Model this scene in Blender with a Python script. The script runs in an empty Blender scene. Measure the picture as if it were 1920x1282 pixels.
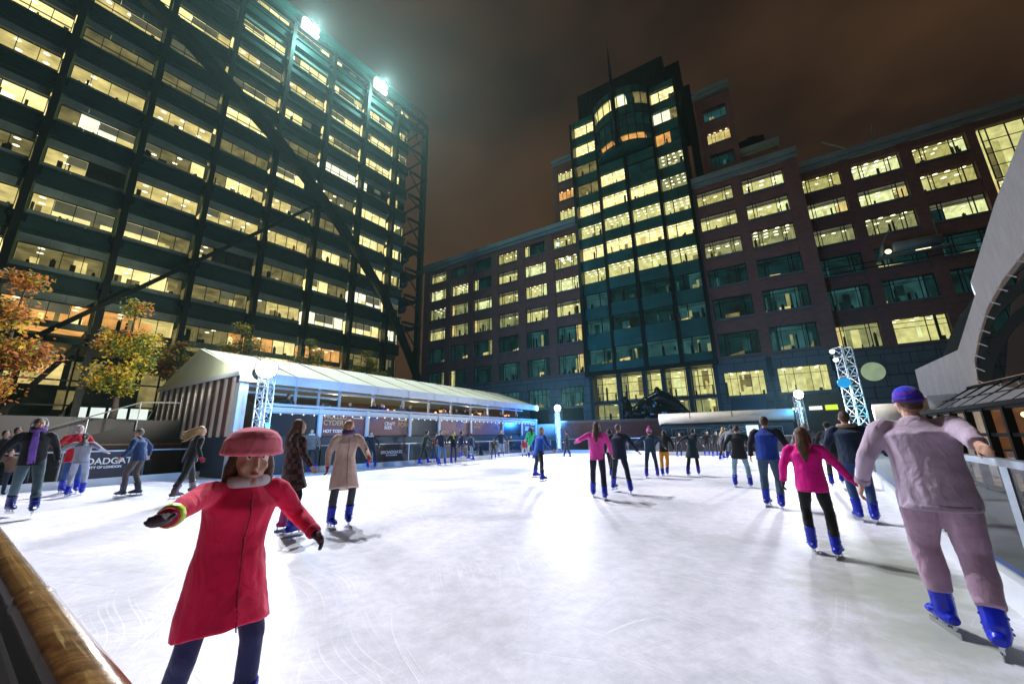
import bpy, bmesh, math, random
from mathutils import Vector, Matrix, Euler
R = math.radians
rnd = random.Random(7)
S = bpy.context.scene
COL = S.collection

# ---------------------------------------------------------------- camera
cam_d = bpy.data.cameras.new('camera'); cam = bpy.data.objects.new('camera', cam_d); COL.objects.link(cam)
cam_d.sensor_width = 36.0; cam_d.lens = 36.0 * 725.0 / 1920.0
cam_d.clip_start = 0.05; cam_d.clip_end = 3000
_p, _r = R(14.018), R(-1.171)
_fw = Vector((0, math.cos(_p), math.sin(_p))); _up = Vector((0, -math.sin(_p), math.cos(_p))); _rt = Vector((1, 0, 0))
_RT = _rt * math.cos(_r) + _up * math.sin(_r); _UP = -_rt * math.sin(_r) + _up * math.cos(_r)
_m = Matrix((_RT, _UP, -_fw)).transposed().to_4x4(); _m.translation = Vector((0, 0, 1.3))
cam.matrix_world = _m
S.camera = cam

# ---------------------------------------------------------------- render + night sky
S.render.engine = 'CYCLES'
S.cycles.use_denoising = True
S.cycles.max_bounces = 6; S.cycles.diffuse_bounces = 3; S.cycles.glossy_bounces = 3
S.cycles.transparent_max_bounces = 12; S.cycles.transmission_bounces = 4
S.cycles.sample_clamp_indirect = 4.0
S.cycles.caustics_reflective = False; S.cycles.caustics_refractive = False
S.view_settings.view_transform = 'Standard'; S.view_settings.look = 'None'
S.view_settings.exposure = 0.18; S.view_settings.gamma = 1.0
W = bpy.data.worlds.new("World"); S.world = W; W.use_nodes = True
nt = W.node_tree; nt.nodes.clear()
def N(nt, t, **kw):
    n = nt.nodes.new(t)
    for k, v in kw.items():
        if k in n.inputs: n.inputs[k].default_value = v
        else: setattr(n, k, v)
    return n
# low cloud lit brown by the city: warm on the left and near the roofs, darker cloud to the upper right
o = N(nt, 'ShaderNodeOutputWorld'); bg = N(nt, 'ShaderNodeBackground', Strength=1.0)
tc = N(nt, 'ShaderNodeTexCoord'); ns = N(nt, 'ShaderNodeTexNoise', Scale=2.2, Detail=4.0, Roughness=.5)
mp = N(nt, 'ShaderNodeMapping'); mp.inputs['Scale'].default_value = (1, 1, 1.6); mp.inputs['Location'].default_value = (.35, .1, .2)
rp = N(nt, 'ShaderNodeValToRGB')
rp.color_ramp.elements[0].position = .36; rp.color_ramp.elements[0].color = (.019, .0102, .0070, 1)
rp.color_ramp.elements[1].position = .62; rp.color_ramp.elements[1].color = (.050, .0255, .0128, 1)
sx = N(nt, 'ShaderNodeSeparateXYZ')
gr = N(nt, 'ShaderNodeMapRange'); gr.inputs['From Min'].default_value = -.35; gr.inputs['From Max'].default_value = .75
gr.inputs['To Min'].default_value = .10; gr.inputs['To Max'].default_value = -.08
ad = N(nt, 'ShaderNodeMath', operation='ADD')
L = nt.links.new
L(tc.outputs['Generated'], mp.inputs['Vector']); L(mp.outputs['Vector'], ns.inputs['Vector'])
L(tc.outputs['Generated'], sx.inputs[0]); L(sx.outputs['X'], gr.inputs['Value'])
L(ns.outputs['Fac'], ad.inputs[0]); L(gr.outputs['Result'], ad.inputs[1])
L(ad.outputs[0], rp.inputs['Fac']); L(rp.outputs['Color'], bg.inputs['Color']); L(bg.outputs[0], o.inputs['Surface'])

# ---------------------------------------------------------------- lamps (on the seen floodlights and trusses, plus an added spot for the trees)
def lamp(name, kind, loc, power, color, radius=.25, target=None, size=60, blend=.5):
    d = bpy.data.lights.new(name, kind); d.energy = power; d.color = color
    d.shadow_soft_size = radius
    if kind == 'SPOT': d.spot_size = R(size); d.spot_blend = blend
    ob = bpy.data.objects.new(name, d); COL.objects.link(ob); ob.location = loc
    if target is not None:
        ob.rotation_euler = (Vector(target) - Vector(loc)).to_track_quat('-Z', 'Y').to_euler()
    return ob
uL = Vector((math.cos(R(53.263)), math.sin(R(53.263)), 0)); nL = Vector((-uL.y, uL.x, 0))   # left office block: along / away
uR = Vector((math.cos(R(-31.049)), math.sin(R(-31.049)), 0)); nR = Vector((-uR.y, uR.x, 0))  # brick office block
uP = Vector((0.53145, 0.84709, 0)); nP = Vector((-uP.y, uP.x, 0))                           # tented pavilion
def PL(s, y, z): v = uL * s + nL * y; return Vector((v.x, v.y, z))
def PR(s, y, z): v = uR * s + nR * y; return Vector((v.x, v.y, z))
def PP(s, y, z): v = uP * s + nP * y; return Vector((v.x, v.y, z))
ROOF1 = PL(15.6, 42.6, 52.4); ROOF2 = PL(25.9, 42.6, 52.1)
T1 = PP(7.95, 16.9, 4.15); T2 = Vector((3.92, 34.8, 3.85)); T3 = Vector((17.9, 24.4, 3.62))
for _P in (ROOF1, ROOF2):
    lamp('roof_floodlight_light', 'SPOT', _P - nL * .9 + Vector((0, 0, .1)), 100000, (.94, .93, 1), .5, (0, 8, 0), 62, .7)
    lamp('roof_floodlight_spill', 'POINT', _P - nL * 2.2 + Vector((0, 0, -.6)), 2600, (.45, 1, .90), .4)
lamp('rink_floodlight_light', 'SPOT', T1 + Vector((.45, -.6, .1)), 1600, (.95, .95, 1), .2, (4, -2, 0), 105, .6)
lamp('rink_floodlight_spill', 'POINT', T1 + Vector((-.2, -2.2, .1)), 160, (1, .95, .85), .2)
lamp('tree_fill_light', 'SPOT', T1 + Vector((-.7, -.5, .3)), 5200, (1, .93, .78), .2, (-21, 17.2, 5.6), 75, .6)  # added spot from the truss, only to brighten the trees
lamp('rink_floodlight_light', 'SPOT', T2 + Vector((0, -.45, .1)), 8000, (.80, .88, 1), .45, (5, 12, 0), 110, .5)
lamp('rink_floodlight_light', 'SPOT', T3 + Vector((-.4, -.3, .1)), 5600, (.85, .90, 1), .45, (2, 8, 0), 150)
lamp('blue_wash_light', 'POINT', T1 + Vector((1.6, -1.0, -1.2)), 420, (.08, .45, 1), .15)
lamp('blue_wash_light', 'POINT', T2 + Vector((-.7, -.3, -1.2)), 900, (.03, .26, 1), .15)
lamp('blue_wash_light', 'POINT', T3 + Vector((.3, .5, -.9)), 500, (.05, .4, 1), .15)
lamp('blue_wash_light', 'SPOT', T2 + Vector((-.3, .4, -.6)), 10500, (.10, .42, 1), .2, (2, 52, 9), 110, .8)
lamp('blue_wash_light', 'SPOT', T3 + Vector((.3, 1.1, .45)), 6500, (.14, .48, 1), .2, (24, 42, 7), 110, .8)
lamp('blue_wash_light', 'SPOT', T1 + Vector((1.2, -1.6, -.7)), 1100, (.07, .40, 1), .2, PP(22, 17.8, 2.4), 70, .6)

# ---------------------------------------------------------------- helpers: meshes, tags
class MB:
    def __init__(s): s.v = []; s.f = []; s.m = []
    def add(s, vs, fs, mi=0):
        b = len(s.v); s.v += [tuple(v) for v in vs]
        s.f += [tuple(b + i for i in f) for f in fs]; s.m += [mi] * len(fs); return s
    def box(s, x0, x1, y0, y1, z0, z1, mi=0):
        v = [(x0,y0,z0),(x1,y0,z0),(x1,y1,z0),(x0,y1,z0),(x0,y0,z1),(x1,y0,z1),(x1,y1,z1),(x0,y1,z1)]
        return s.add(v, [(0,3,2,1),(4,5,6,7),(0,1,5,4),(1,2,6,5),(2,3,7,6),(3,0,4,7)], mi)
    def quad(s, a, b, c, d, mi=0): return s.add([a,b,c,d], [(0,1,2,3)], mi)
    def bar(s, a, b, w, h=None, mi=0, upv=(0,0,1)):
        a = Vector(a); b = Vector(b); h = h or w; d = (b - a)
        if d.length < 1e-6: return s
        d.normalize(); u = Vector(upv)
        if abs(d.dot(u)) > .98: u = Vector((1,0,0))
        x = d.cross(u).normalized(); y = x.cross(d).normalized()
        vs = [p + x*i*w/2 + y*j*h/2 for p in (a, b) for i, j in ((-1,-1),(1,-1),(1,1),(-1,1))]
        return s.add(vs, [(0,3,2,1),(4,5,6,7),(0,1,5,4),(1,2,6,5),(2,3,7,6),(3,0,4,7)], mi)
    def tube(s, pts, rad, n=8, mi=0, flat=None, cap=True, side=None):
        """tube through pts; rad number/list; flat = list of (x,y) factors for elliptical sections"""
        pts = [Vector(p) for p in pts]; k = len(pts)
        if not hasattr(rad, '__len__'): rad = [rad] * k
        rings = []; prev = Vector(side) if side is not None else None
        for i in range(k):
            d = (pts[min(i+1,k-1)] - pts[max(i-1,0)])
            d = d.normalized() if d.length > 1e-9 else Vector((0,0,1))
            if prev is None:
                u = Vector((0,0,1)) if abs(d.z) < .9 else Vector((1,0,0)); prev = d.cross(u).normalized()
            x = prev - d * prev.dot(d)
            x = x.normalized() if x.length > 1e-6 else d.orthogonal().normalized()
            prev = x; y = d.cross(x)
            fx, fy = (flat[i] if flat else (1, 1))
            rings.append([pts[i] + x*math.cos(2*math.pi*j/n)*rad[i]*fx + y*math.sin(2*math.pi*j/n)*rad[i]*fy for j in range(n)])
        vs = [p for r in rings for p in r]; fs = []
        for i in range(k-1):
            for j in range(n):
                a, b = i*n+j, i*n+(j+1)%n; fs.append((a, b, b+n, a+n))
        if cap: fs.append(tuple(range(n-1,-1,-1))); fs.append(tuple((k-1)*n+j for j in range(n)))
        return s.add(vs, fs, mi)
    def ell(s, c, r, n=10, m=7, mi=0, rot=None):
        c = Vector(c); vs = []; fs = []
        r = (r, r, r) if not hasattr(r, '__len__') else r
        for i in range(m+1):
            t = math.pi*i/m
            for j in range(n):
                a = 2*math.pi*j/n
                p = Vector((r[0]*math.sin(t)*math.cos(a), r[1]*math.sin(t)*math.sin(a), r[2]*math.cos(t)))
                vs.append(c + (rot @ p if rot else p))
        for i in range(m):
            for j in range(n):
                a, b = i*n+j, i*n+(j+1)%n; fs.append((a, a+n, b+n, b))
        return s.add(vs, fs, mi)
    def prism(s, poly, z0, z1, mi=0):
        n = len(poly); vs = [(x,y,z0) for x,y in poly] + [(x,y,z1) for x,y in poly]
        return s.add(vs, [tuple(range(n-1,-1,-1)), tuple(range(n,2*n))] + [(i,(i+1)%n,n+(i+1)%n,n+i) for i in range(n)], mi)
    def build(s, name, mats, parent=None, smooth=False, loc=None, bevel=0):
        me = bpy.data.meshes.new(name); me.from_pydata([tuple(v) for v in s.v], [], s.f)
        if not isinstance(mats, (list, tuple)): mats = [mats]
        for m in mats: me.materials.append(m)
        me.polygons.foreach_set('material_index', s.m)
        if smooth: me.polygons.foreach_set('use_smooth', [True]*len(s.f))
        me.update()
        ob = bpy.data.objects.new(name, me); COL.objects.link(ob)
        if parent: ob.parent = parent
        if loc is not None: ob.location = loc
        if bevel:
            b = ob.modifiers.new('bevel', 'BEVEL'); b.width = bevel; b.segments = 2; b.limit_method = 'ANGLE'
        return ob
def tag(o, label=None, cat=None, group=None, kind=None):
    if label: o['label'] = label
    if cat: o['category'] = cat
    if group: o['group'] = group
    if kind: o['kind'] = kind
    return o
def thing(name, label, cat, loc=(0,0,0), rz=0, group=None):
    o = bpy.data.objects.new(name, None); COL.objects.link(o); o.location = loc; o.rotation_euler = (0,0,rz)
    o.empty_display_size = .2
    return tag(o, label, cat, group)

# ---------------------------------------------------------------- materials
MATS = {}
def mat(name, base=(.5,.5,.5), rough=.6, metal=0, spec=.5, var=0, vscale=6, bump=0, bscale=40, emit=None, estr=0, coat=0, kind=None, alpha=1):
    m = bpy.data.materials.new(name); m.use_nodes = True; t = m.node_tree; b = t.nodes['Principled BSDF']
    b.inputs['Base Color'].default_value = (*base, 1); b.inputs['Roughness'].default_value = rough
    b.inputs['Metallic'].default_value = metal; b.inputs['Specular IOR Level'].default_value = spec
    b.inputs['Coat Weight'].default_value = coat
    L = t.links.new
    if var or bump:
        c = N(t, 'ShaderNodeTexCoord')
    if var:
        n = N(t, 'ShaderNodeTexNoise', Scale=vscale, Detail=6.0, Roughness=.6)
        L(c.outputs['Object'], n.inputs['Vector'])
        r = N(t, 'ShaderNodeValToRGB')
        r.color_ramp.elements[0].position = .3; r.color_ramp.elements[1].position = .7
        r.color_ramp.elements[0].color = (*[x*(1-var) for x in base], 1)
        r.color_ramp.elements[1].color = (*[min(1, x*(1+var)) for x in base], 1)
        L(n.outputs['Fac'], r.inputs['Fac']); L(r.outputs['Color'], b.inputs['Base Color'])
        rr = N(t, 'ShaderNodeMapRange'); rr.inputs['To Min'].default_value = max(0, rough-.12); rr.inputs['To Max'].default_value = min(1, rough+.12)
        L(n.outputs['Fac'], rr.inputs['Value']); L(rr.outputs['Result'], b.inputs['Roughness'])
    if bump:
        n2 = N(t, 'ShaderNodeTexNoise', Scale=bscale, Detail=4.0); L(c.outputs['Object'], n2.inputs['Vector'])
        bp = N(t, 'ShaderNodeBump', Strength=bump, Distance=.02); L(n2.outputs['Fac'], bp.inputs['Height']); L(bp.outputs['Normal'], b.inputs['Normal'])
    if emit:
        b.inputs['Emission Color'].default_value = (*emit, 1); b.inputs['Emission Strength'].default_value = estr
        m.cycles.emission_sampling = 'NONE'
    MATS[name] = m; return m
def fabric(name, base, bump=.5, rough=.85, var=.18):
    """cloth: broad soft folds plus fine weave"""
    m = mat(name, base, rough, spec=.2, var=var, vscale=5); t = m.node_tree; b = t.nodes['Principled BSDF']; L = t.links.new
    c = N(t, 'ShaderNodeTexCoord'); n = N(t, 'ShaderNodeTexNoise', Scale=9.0, Detail=3.0, Distortion=1.2); n2 = N(t, 'ShaderNodeTexNoise', Scale=160.0, Detail=2.0)
    mp = N(t, 'ShaderNodeMapping'); mp.inputs['Scale'].default_value = (1, 1, .55)
    L(c.outputs['Object'], mp.inputs['Vector']); L(mp.outputs['Vector'], n.inputs['Vector']); L(c.outputs['Object'], n2.inputs['Vector'])
    b1 = N(t, 'ShaderNodeBump', Strength=bump, Distance=.03); b2 = N(t, 'ShaderNodeBump', Strength=.25, Distance=.004)
    L(n.outputs['Fac'], b1.inputs['Height']); L(n2.outputs['Fac'], b2.inputs['Height']); L(b1.outputs['Normal'], b2.inputs['Normal']); L(b2.outputs['Normal'], b.inputs['Normal'])
    b.inputs['Sheen Weight'].default_value = .25; b.inputs['Sheen Roughness'].default_value = .5
    return m
def glow(name, col, strength, var=.0, vscale=.8):
    """glowing surface"""
    m = bpy.data.materials.new(name); m.use_nodes = True; t = m.node_tree; t.nodes.clear(); L = t.links.new
    o = N(t, 'ShaderNodeOutputMaterial'); e = N(t, 'ShaderNodeEmission', Strength=strength); e.inputs['Color'].default_value = (*col, 1)
    L(e.outputs[0], o.inputs['Surface'])
    if var:
        c = N(t, 'ShaderNodeTexCoord'); n = N(t, 'ShaderNodeTexNoise', Scale=vscale, Detail=4.0); L(c.outputs['Object'], n.inputs['Vector'])
        r = N(t, 'ShaderNodeMapRange'); r.inputs['From Min'].default_value = .3; r.inputs['From Max'].default_value = .7
        r.inputs['To Min'].default_value = strength*(1-var); r.inputs['To Max'].default_value = strength*(1+var)
        L(n.outputs['Fac'], r.inputs['Value']); L(r.outputs['Result'], e.inputs['Strength'])
    m.cycles.emission_sampling = 'NONE'; MATS[name] = m; return m
def glass(name, tint=(1,1,1), refl=.08):
    m = bpy.data.materials.new(name); m.use_nodes = True; t = m.node_tree; t.nodes.clear(); L = t.links.new
    o = N(t, 'ShaderNodeOutputMaterial'); a = N(t, 'ShaderNodeBsdfTransparent'); a.inputs['Color'].default_value = (*tint, 1)
    g = N(t, 'ShaderNodeBsdfGlossy', Roughness=.03); x = N(t, 'ShaderNodeMixShader')
    f = N(t, 'ShaderNodeFresnel', IOR=1.45)
    mr = N(t, 'ShaderNodeMath', operation='MULTIPLY'); mr.inputs[1].default_value = refl/.04
    L(f.outputs[0], mr.inputs[0]); L(mr.outputs[0], x.inputs['Fac']); L(a.outputs[0], x.inputs[1]); L(g.outputs[0], x.inputs[2]); L(x.outputs[0], o.inputs['Surface'])
    MATS[name] = m; return m
def brick(name, c1, c2, mortar, scale, bw=.5, rh=.25):
    m = mat(name, c1, .85); t = m.node_tree; b = t.nodes['Principled BSDF']; L = t.links.new
    c = N(t, 'ShaderNodeTexCoord'); mp = N(t, 'ShaderNodeMapping'); mp.inputs['Rotation'].default_value = (R(90), 0, 0)
    k = N(t, 'ShaderNodeTexBrick', Scale=scale); k.inputs['Brick Width'].default_value = bw; k.inputs['Row Height'].default_value = rh
    k.inputs['Color1'].default_value = (*c1, 1); k.inputs['Color2'].default_value = (*c2, 1); k.inputs['Mortar'].default_value = (*mortar, 1); k.inputs['Mortar Size'].default_value = .015
    n = N(t, 'ShaderNodeTexNoise', Scale=.35, Detail=6.0); mx = N(t, 'ShaderNodeMixRGB', blend_type='MULTIPLY', Fac=.6)
    rr = N(t, 'ShaderNodeMapRange'); rr.inputs['To Min'].default_value = .5; rr.inputs['To Max'].default_value = 1.4
    L(c.outputs['Object'], mp.inputs['Vector']); L(mp.outputs['Vector'], k.inputs['Vector']); L(c.outputs['Object'], n.inputs['Vector'])
    L(n.outputs['Fac'], rr.inputs['Value']); L(k.outputs['Color'], mx.inputs[1]); L(rr.outputs['Result'], mx.inputs[2]); L(mx.outputs[0], b.inputs['Base Color'])
    return m
STEEL = mat('dark_painted_steel', (.012,.018,.017), .45, .3, var=.25, vscale=.6)
BAND = mat('dark_green_cladding', (.018,.056,.050), .5, .1, var=.3, vscale=.5)
GREYP = mat('grey_facade_panel', (.22,.30,.26), .6, var=.2, vscale=.7)
FRAME = mat('window_frame_dark', (.010,.014,.014), .5, .3)
PANE = glass('window_glass', (.93,.97,.95), .06)
BRICK = brick('red_brown_brick', (.29,.112,.090), (.23,.088,.072), (.18,.125,.11), .9)
STONE = brick('grey_stone', (.16,.165,.175), (.14,.145,.155), (.05,.05,.05), .35, .9, .45)
SILL = mat('grey_sill_stone', (.16,.15,.15), .7, var=.15, vscale=2)
CORN = mat('pale_cornice', (.26,.31,.30), .55, var=.15, vscale=.4)
TGLASS = mat('green_tower_glass', (.022,.13,.115), .12, spec=.7, var=.35, vscale=.25)
TDARK = mat('tower_dark_metal', (.008,.012,.016), .4, .4)
RM = dict(
 bright=glow('room_bright', (1,.82,.34), 1.20, .30), mid=glow('room_mid', (1,.78,.28), .68, .40), dim=glow('room_dim', (1,.80,.30), .17, .6),
 white=glow('room_white', (1,.93,.66), 1.35, .25), orange=glow('room_orange', (1,.47,.13), .75, .4), green=glow('room_yellow_green', (1,.93,.36), .66, .28, 1.2), greenb=glow('room_pale_green', (.95,.98,.46), .86, .3, 1.0), greenc=glow('room_olive_green', (1,.90,.30), .46, .35, 1.4),
 gdim=glow('room_green_dim', (.85,.85,.36), .30, .4), teal=glow('room_teal', (.10,.36,.38), .17, .6, .5), tdark=glow('room_teal_dark', (.05,.28,.30), .06, .7, .5), dark=glow('room_dark', (.5,.6,.45), .010, .6))  # teal glows stand in for bluish lights reflected in the dark panes
LAMPG = glow('ceiling_lamp_lit', (1,.93,.62), 2.6)
BLIND = glow('window_blind_glow', (.62,.58,.36), .17, .3)
FURN = mat('office_furniture', (.015,.014,.012), .7)
# ================================================================ window = frame > pane, room, ceiling lights, furniture
def inview(p, mx=130, my=130):
    q = Vector(p) - Vector((0,0,1.3)); d = q.dot(_fw)
    if d <= 0.2: return False
    x = 960 + 725*q.dot(_RT)/d; y = 641 - 725*q.dot(_UP)/d
    return -mx < x < 1920+mx and -my < y < 1282+my
def window(parent, x0, x1, z0, z1, y, mull=(), trans=(), segs=((0,1,'mid',1),), depth=3.2, fw=.07, blinds=(), furn=0, name='window', fmat=None, lights=(2,3), lround=.16):
    w = x1-x0; h = z1-z0; f = MB()
    f.box(x0, x1, y, y+.12, z0, z0+fw); f.box(x0, x1, y, y+.12, z1-fw, z1)
    f.box(x0, x0+fw, y, y+.12, z0+fw, z1-fw); f.box(x1-fw, x1, y, y+.12, z0+fw, z1-fw)
    for t in mull:
        wd = fw*.9 if not isinstance(t, tuple) else t[1]; t = t if not isinstance(t, tuple) else t[0]
        f.box(x0+w*t-wd/2, x0+w*t+wd/2, y, y+.115, z0+fw, z1-fw)
    for t in trans: f.box(x0+fw, x1-fw, y+.004, y+.11, z0+h*t-fw*.35, z0+h*t+fw*.35)
    fo = f.build(name, fmat or FRAME, parent)
    MB().quad((x0+.01,y+.06,z0+.01),(x1-.01,y+.06,z0+.01),(x1-.01,y+.06,z1-.01),(x0+.01,y+.06,z1-.01)).build('pane', PANE, fo)
    r = MB(); li = MB(); fu = MB(); bl = MB(); mats = []
    def mi(k):
        if k not in mats: mats.append(k)
        return mats.index(k)
    for a, b, k, lit in segs:
        a = x0+w*a+.012; b = x0+w*b-.012; m = mi(k); Y0 = y+.13; Y1 = y+depth; za = z0-.25; zb = z1+.06
        r.quad((a,Y1,za),(b,Y1,za),(b,Y1,zb),(a,Y1,zb), m); r.quad((a,Y0,zb),(b,Y0,zb),(b,Y1,zb),(a,Y1,zb), m)
        r.quad((a,Y0,za),(a,Y1,za),(a,Y1,zb),(a,Y0,zb), m); r.quad((b,Y0,za),(b,Y0,zb),(b,Y1,zb),(b,Y1,za), m)
        r.quad((a,Y0,za),(b,Y0,za),(b,Y1,za),(a,Y1,za), m)
        if lit:
            nr, nc = lights
            nc = max(1, round(nc*(b-a)/w))
            for i in range(nr):
                for j in range(nc):
                    cx = a+(b-a)*(j+.5)/nc + rnd.uniform(-.1,.1); cy = y+.55+i*(depth-1.0)/max(1,nr) 
                    li.ell((cx,cy,zb-.05), (lround*1.25, lround, .035), 8, 4)
        dark_ = k in ('dark','tdark')
        ppl = {'bright':('mid','white','dim'),'mid':('dim','bright','orange'),'dim':('mid','dark'),'white':('bright','mid'),'orange':('bright','dim'),'green':('greenc','greenb','dim'),'greenb':('green','white'),'greenc':('green','gdim'),'gdim':('dim','green'),'teal':('tdark','gdim'),'tdark':('teal','dark'),'dark':('dim','dark')}.get(k, ('dim',))
        for q in range(rnd.choice((1,2,3)) if (b-a) > .8 else 1):
            pw = rnd.uniform(.25,.9)*min(1,(b-a)*.5); px = rnd.uniform(a+.02, max(a+.03, b-pw-.02)); py = Y1-rnd.uniform(.05,1.8)
            pz0 = za if rnd.random() < .6 else z0+h*rnd.uniform(.2,.5); pz1 = zb-.02 if rnd.random() < .5 else z0+h*rnd.uniform(.55,.9)
            if pz1 > pz0+.15: r.quad((px,py,pz0),(px+pw,py,pz0),(px+pw,py,pz1),(px,py,pz1), mi(rnd.choice(ppl)))
        if k in ('teal','tdark') and rnd.random() < .6: 
            px = a+(b-a)*rnd.uniform(0,.5); pw = (b-a)*rnd.uniform(.25,.5); r.quad((px,y+1.6,za),(px+pw,y+1.6,za),(px+pw,y+1.6,z0+h*rnd.uniform(.2,.4)),(px,y+1.6,z0+h*rnd.uniform(.12,.35)), mi(rnd.choice(('dim','mid','gdim'))))  # low glowing strip imitates yellow lights reflected in the pane
        if lit and depth > 3.9:
            nb_ = max(2, int((b-a)/.7)); gm = mi('greenc' if k != 'greenc' else 'gdim')
            for q in range(1, nb_): gx = a+(b-a)*q/nb_; r.quad((gx-.03,Y0,zb-.012),(gx+.03,Y0,zb-.012),(gx+.03,Y1,zb-.012),(gx-.03,Y1,zb-.012), gm)
        for q in range(furn):
            if rnd.random() < .75 and k not in ('dark','tdark'):
                cx = rnd.uniform(a, b-.3); hw = rnd.uniform(.08,.35); hh = rnd.choice((.18,.25,.4,.75))*min(1,h/1.6)
                yy = y+.2+rnd.uniform(0,.7)
                fu.box(cx, min(cx+hw,b-.02), yy, yy+.15, za+.001, z0+hh*h*.8)
                if rnd.random() < .4: fu.ell((cx+hw/2, yy+.08, z0+hh*h*.8+.06), (.09,.08,.12), 6, 5)
    for a, b, zf in blinds:
        bl.box(x0+w*a+.03, x0+w*b-.03, y+.2, y+.215, z0+h*zf, z1-.03)
        zz = z0+h*zf
    r.build('room', [RM[k] for k in mats], fo)
    if li.v: li.build('ceiling_lights', LAMPG, fo, True)
    if fu.v: fu.build('furniture', FURN, fo)
    if bl.v: bl.build('blind', BLIND, fo)
    return fo

# ================================================================ left office block with the steel frame and the arch
BX, BD = 12.0, 44.0
lb = thing('office_block', 'dark office block with exposed steel columns, a big sloping arch and yellow lit window strips', 'building', PL(BX, BD, 0), R(53.263))
LC = [-11.85, -6.6, -1.45, 3.68, 8.78, 14.05, 19.25, 24.5, 29.6]   # column lines
GB = lambda k: 34.40 - 4.06*k
for c in LC + [35.1]:
    m = MB(); x = c-BX
    top = 52.0
    m.box(x-.21, x+.21, -1.2, -.74, 0, top); m.box(x-.12, x+.12, -.72, -.1, 3, 50)
    for k in range(-4, 7): m.box(x-.42, x+.42, -1.1, -.3, GB(k)-.75, GB(k)-.35)
    m.build('column', STEEL, lb)
E1 = 32.25
for k in range(-4, 7):
    g = GB(k); m = MB()
    z1 = g+4.06
    m.box(-27, E1-BX, -.42, .25, g+2.62, z1-.02)                      # dark spandrel
    m.box(-27, E1-BX, -.62, -.42, g+3.86, g+4.0); m.box(-27, E1-BX, -.62, -.42, g+2.72, g+2.80)
    sp = m.build('spandrel', BAND, lb)
    q = MB(); q2 = MB()
    for a, b in zip(LC, LC[1:]+[E1]):
        for i in range(3):
            x0 = a-BX+.3+(b-a-.6)*i/3; x1 = a-BX+.3+(b-a-.6)*(i+1)/3-.02
            q.box(x0, x1, -.15, .2, g+.0, g+.46); q2.box(x0, x1, -.15, .2, g+1.96, g+2.60)
    q.build('sill_panel', GREYP, sp); q2.build('head_panel', GREYP, sp)
m = MB(); m.box(-27, E1-BX, 5.2, 18, 9.0, 50.4); m.box(-27, E1-BX, .3, 5.1, 50.45, 50.75); m.box(E1-BX-.3, E1-BX, .3, 5.1, 9, 50.4); m.box(-27, E1-BX, -.3, 5.1, 8.9, 9.35)
m.build('core', BAND, lb)
# roof frame and end bay bracing
m = MB()
for yy in (-1.0,): m.box(-27, 35.35-BX, yy-.2, yy+.2, 51.75, 52.2)
m.box(-27, 35-BX, -.3, .0, 50.8, 51.5)
for c in LC+[35.1]: m.box(c-BX-.1, c-BX+.1, -1, 6, 51.85, 52.1)
m.build('roof_frame', STEEL, lb)
m = MB()
for k in range(-4, 6):
    z = GB(k)+3.3
    m.bar((E1-BX,-.9,z),(35.1-BX,-1,z),.28,.3); m.bar((E1-BX,-.85,z-.3),(35.1-BX,-.9,z-3.7 if k%2 else z-1.9),.14)
    m.bar((35.1-BX,-1,z),(35.1-BX,5,z),.22); m.bar((E1-BX,5,z),(35.1-BX,5,z),.2)
    if k > 1: m.box(E1-BX+.1, 35-BX, -.5, 4.6, z-.45, z-.3); m.ell((34-BX,2.0,z-1.0),(.9,.9,.8),8,5)
m.box(35.1-BX-.15, 35.1-BX+.15, 4.9, 5.2, 0, 52)
m.build('end_bracing', STEEL, lb)
# the parabolic arch crossing the columns
m = MB(); pts = []
ap = [(-3,43.3),(0,42.0),(4.35,39.9),(9.28,36.9),(14.37,33.6),(19.82,29.0),(24,24.9),(28.1,20.3),(31,16.0),(33.9,11.0),(36.6,5.8)]
for (a, za), (b, zb) in zip(ap, ap[1:]):
    for dy in (-1.75,): m.bar((a-BX,dy,za),(b-BX,dy,zb),.5,1.0)
    m.bar((a-BX,-1.75,za+.50),(b-BX,-1.75,zb+.50),.95,.14); m.bar((a-BX,-1.75,za-.50),(b-BX,-1.75,zb-.50),.95,.14)
m.build('arch', STEEL, lb)
m = MB(); m.bar((19.4-BX,-1.6,29.3),(-3-BX,-1.6,4.6),.28,.32); m.build('tie_rod', STEEL, lb)
m = MB(); m.bar((14.05-BX,-1.5,33.4),(3-BX,-1.5,41.5),.26,.3); m.build('tie_rod', STEEL, lb)
# window strips
for k in range(-4, 7):
    g = GB(k)
    for a, b in zip(LC, LC[1:]+[E1]):
        x0, x1 = a+.32, b-(.32 if b != E1 else .02)
        if not any(inview(PL(s, BD, z), 40, 40) for s in (x0, x1) for z in (g+.5, g+2)): continue
        short = (b == E1)
        rr = rnd.random(); cut = rnd.choice((.25,.5,.5,.75)); segs = []
        warm = ('orange','orange','bright','dim') if k == 6 else (('bright','mid','white','bright','bright','dim','mid') if k > -1 else ('mid','bright','bright','mid','bright'))
        pk = lambda: rnd.choice(warm)
        if rr < .12: segs = [(0,1,'dim',0)]
        elif rr < .45: segs = [(0,1,pk(),1)]
        elif rr < .8: segs = [(0,cut,pk(),1),(cut,1,rnd.choice(('dim','mid','dark','bright')),0)]
        else: segs = [(0,.25,'dim',0),(.25,.75,pk(),1),(.75,1,pk(),0)]
        bl = []
        if rnd.random() < (.75 if k < 1 else .35):
            u = rnd.choice((0,.25,.5)); bl.append((u, min(1,u+rnd.choice((.25,.5,.75))), rnd.choice((.35,.42,.5,.6))))
        tr = (.36,) if k < 1 else ()
        window(lb, x0-BX, x1-BX, g+.47, g+1.95, .06, (.5,) if short else (.25,.5,.75), tr, segs, 3.4, .045, bl, 3, lights=(2,3))
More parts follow.
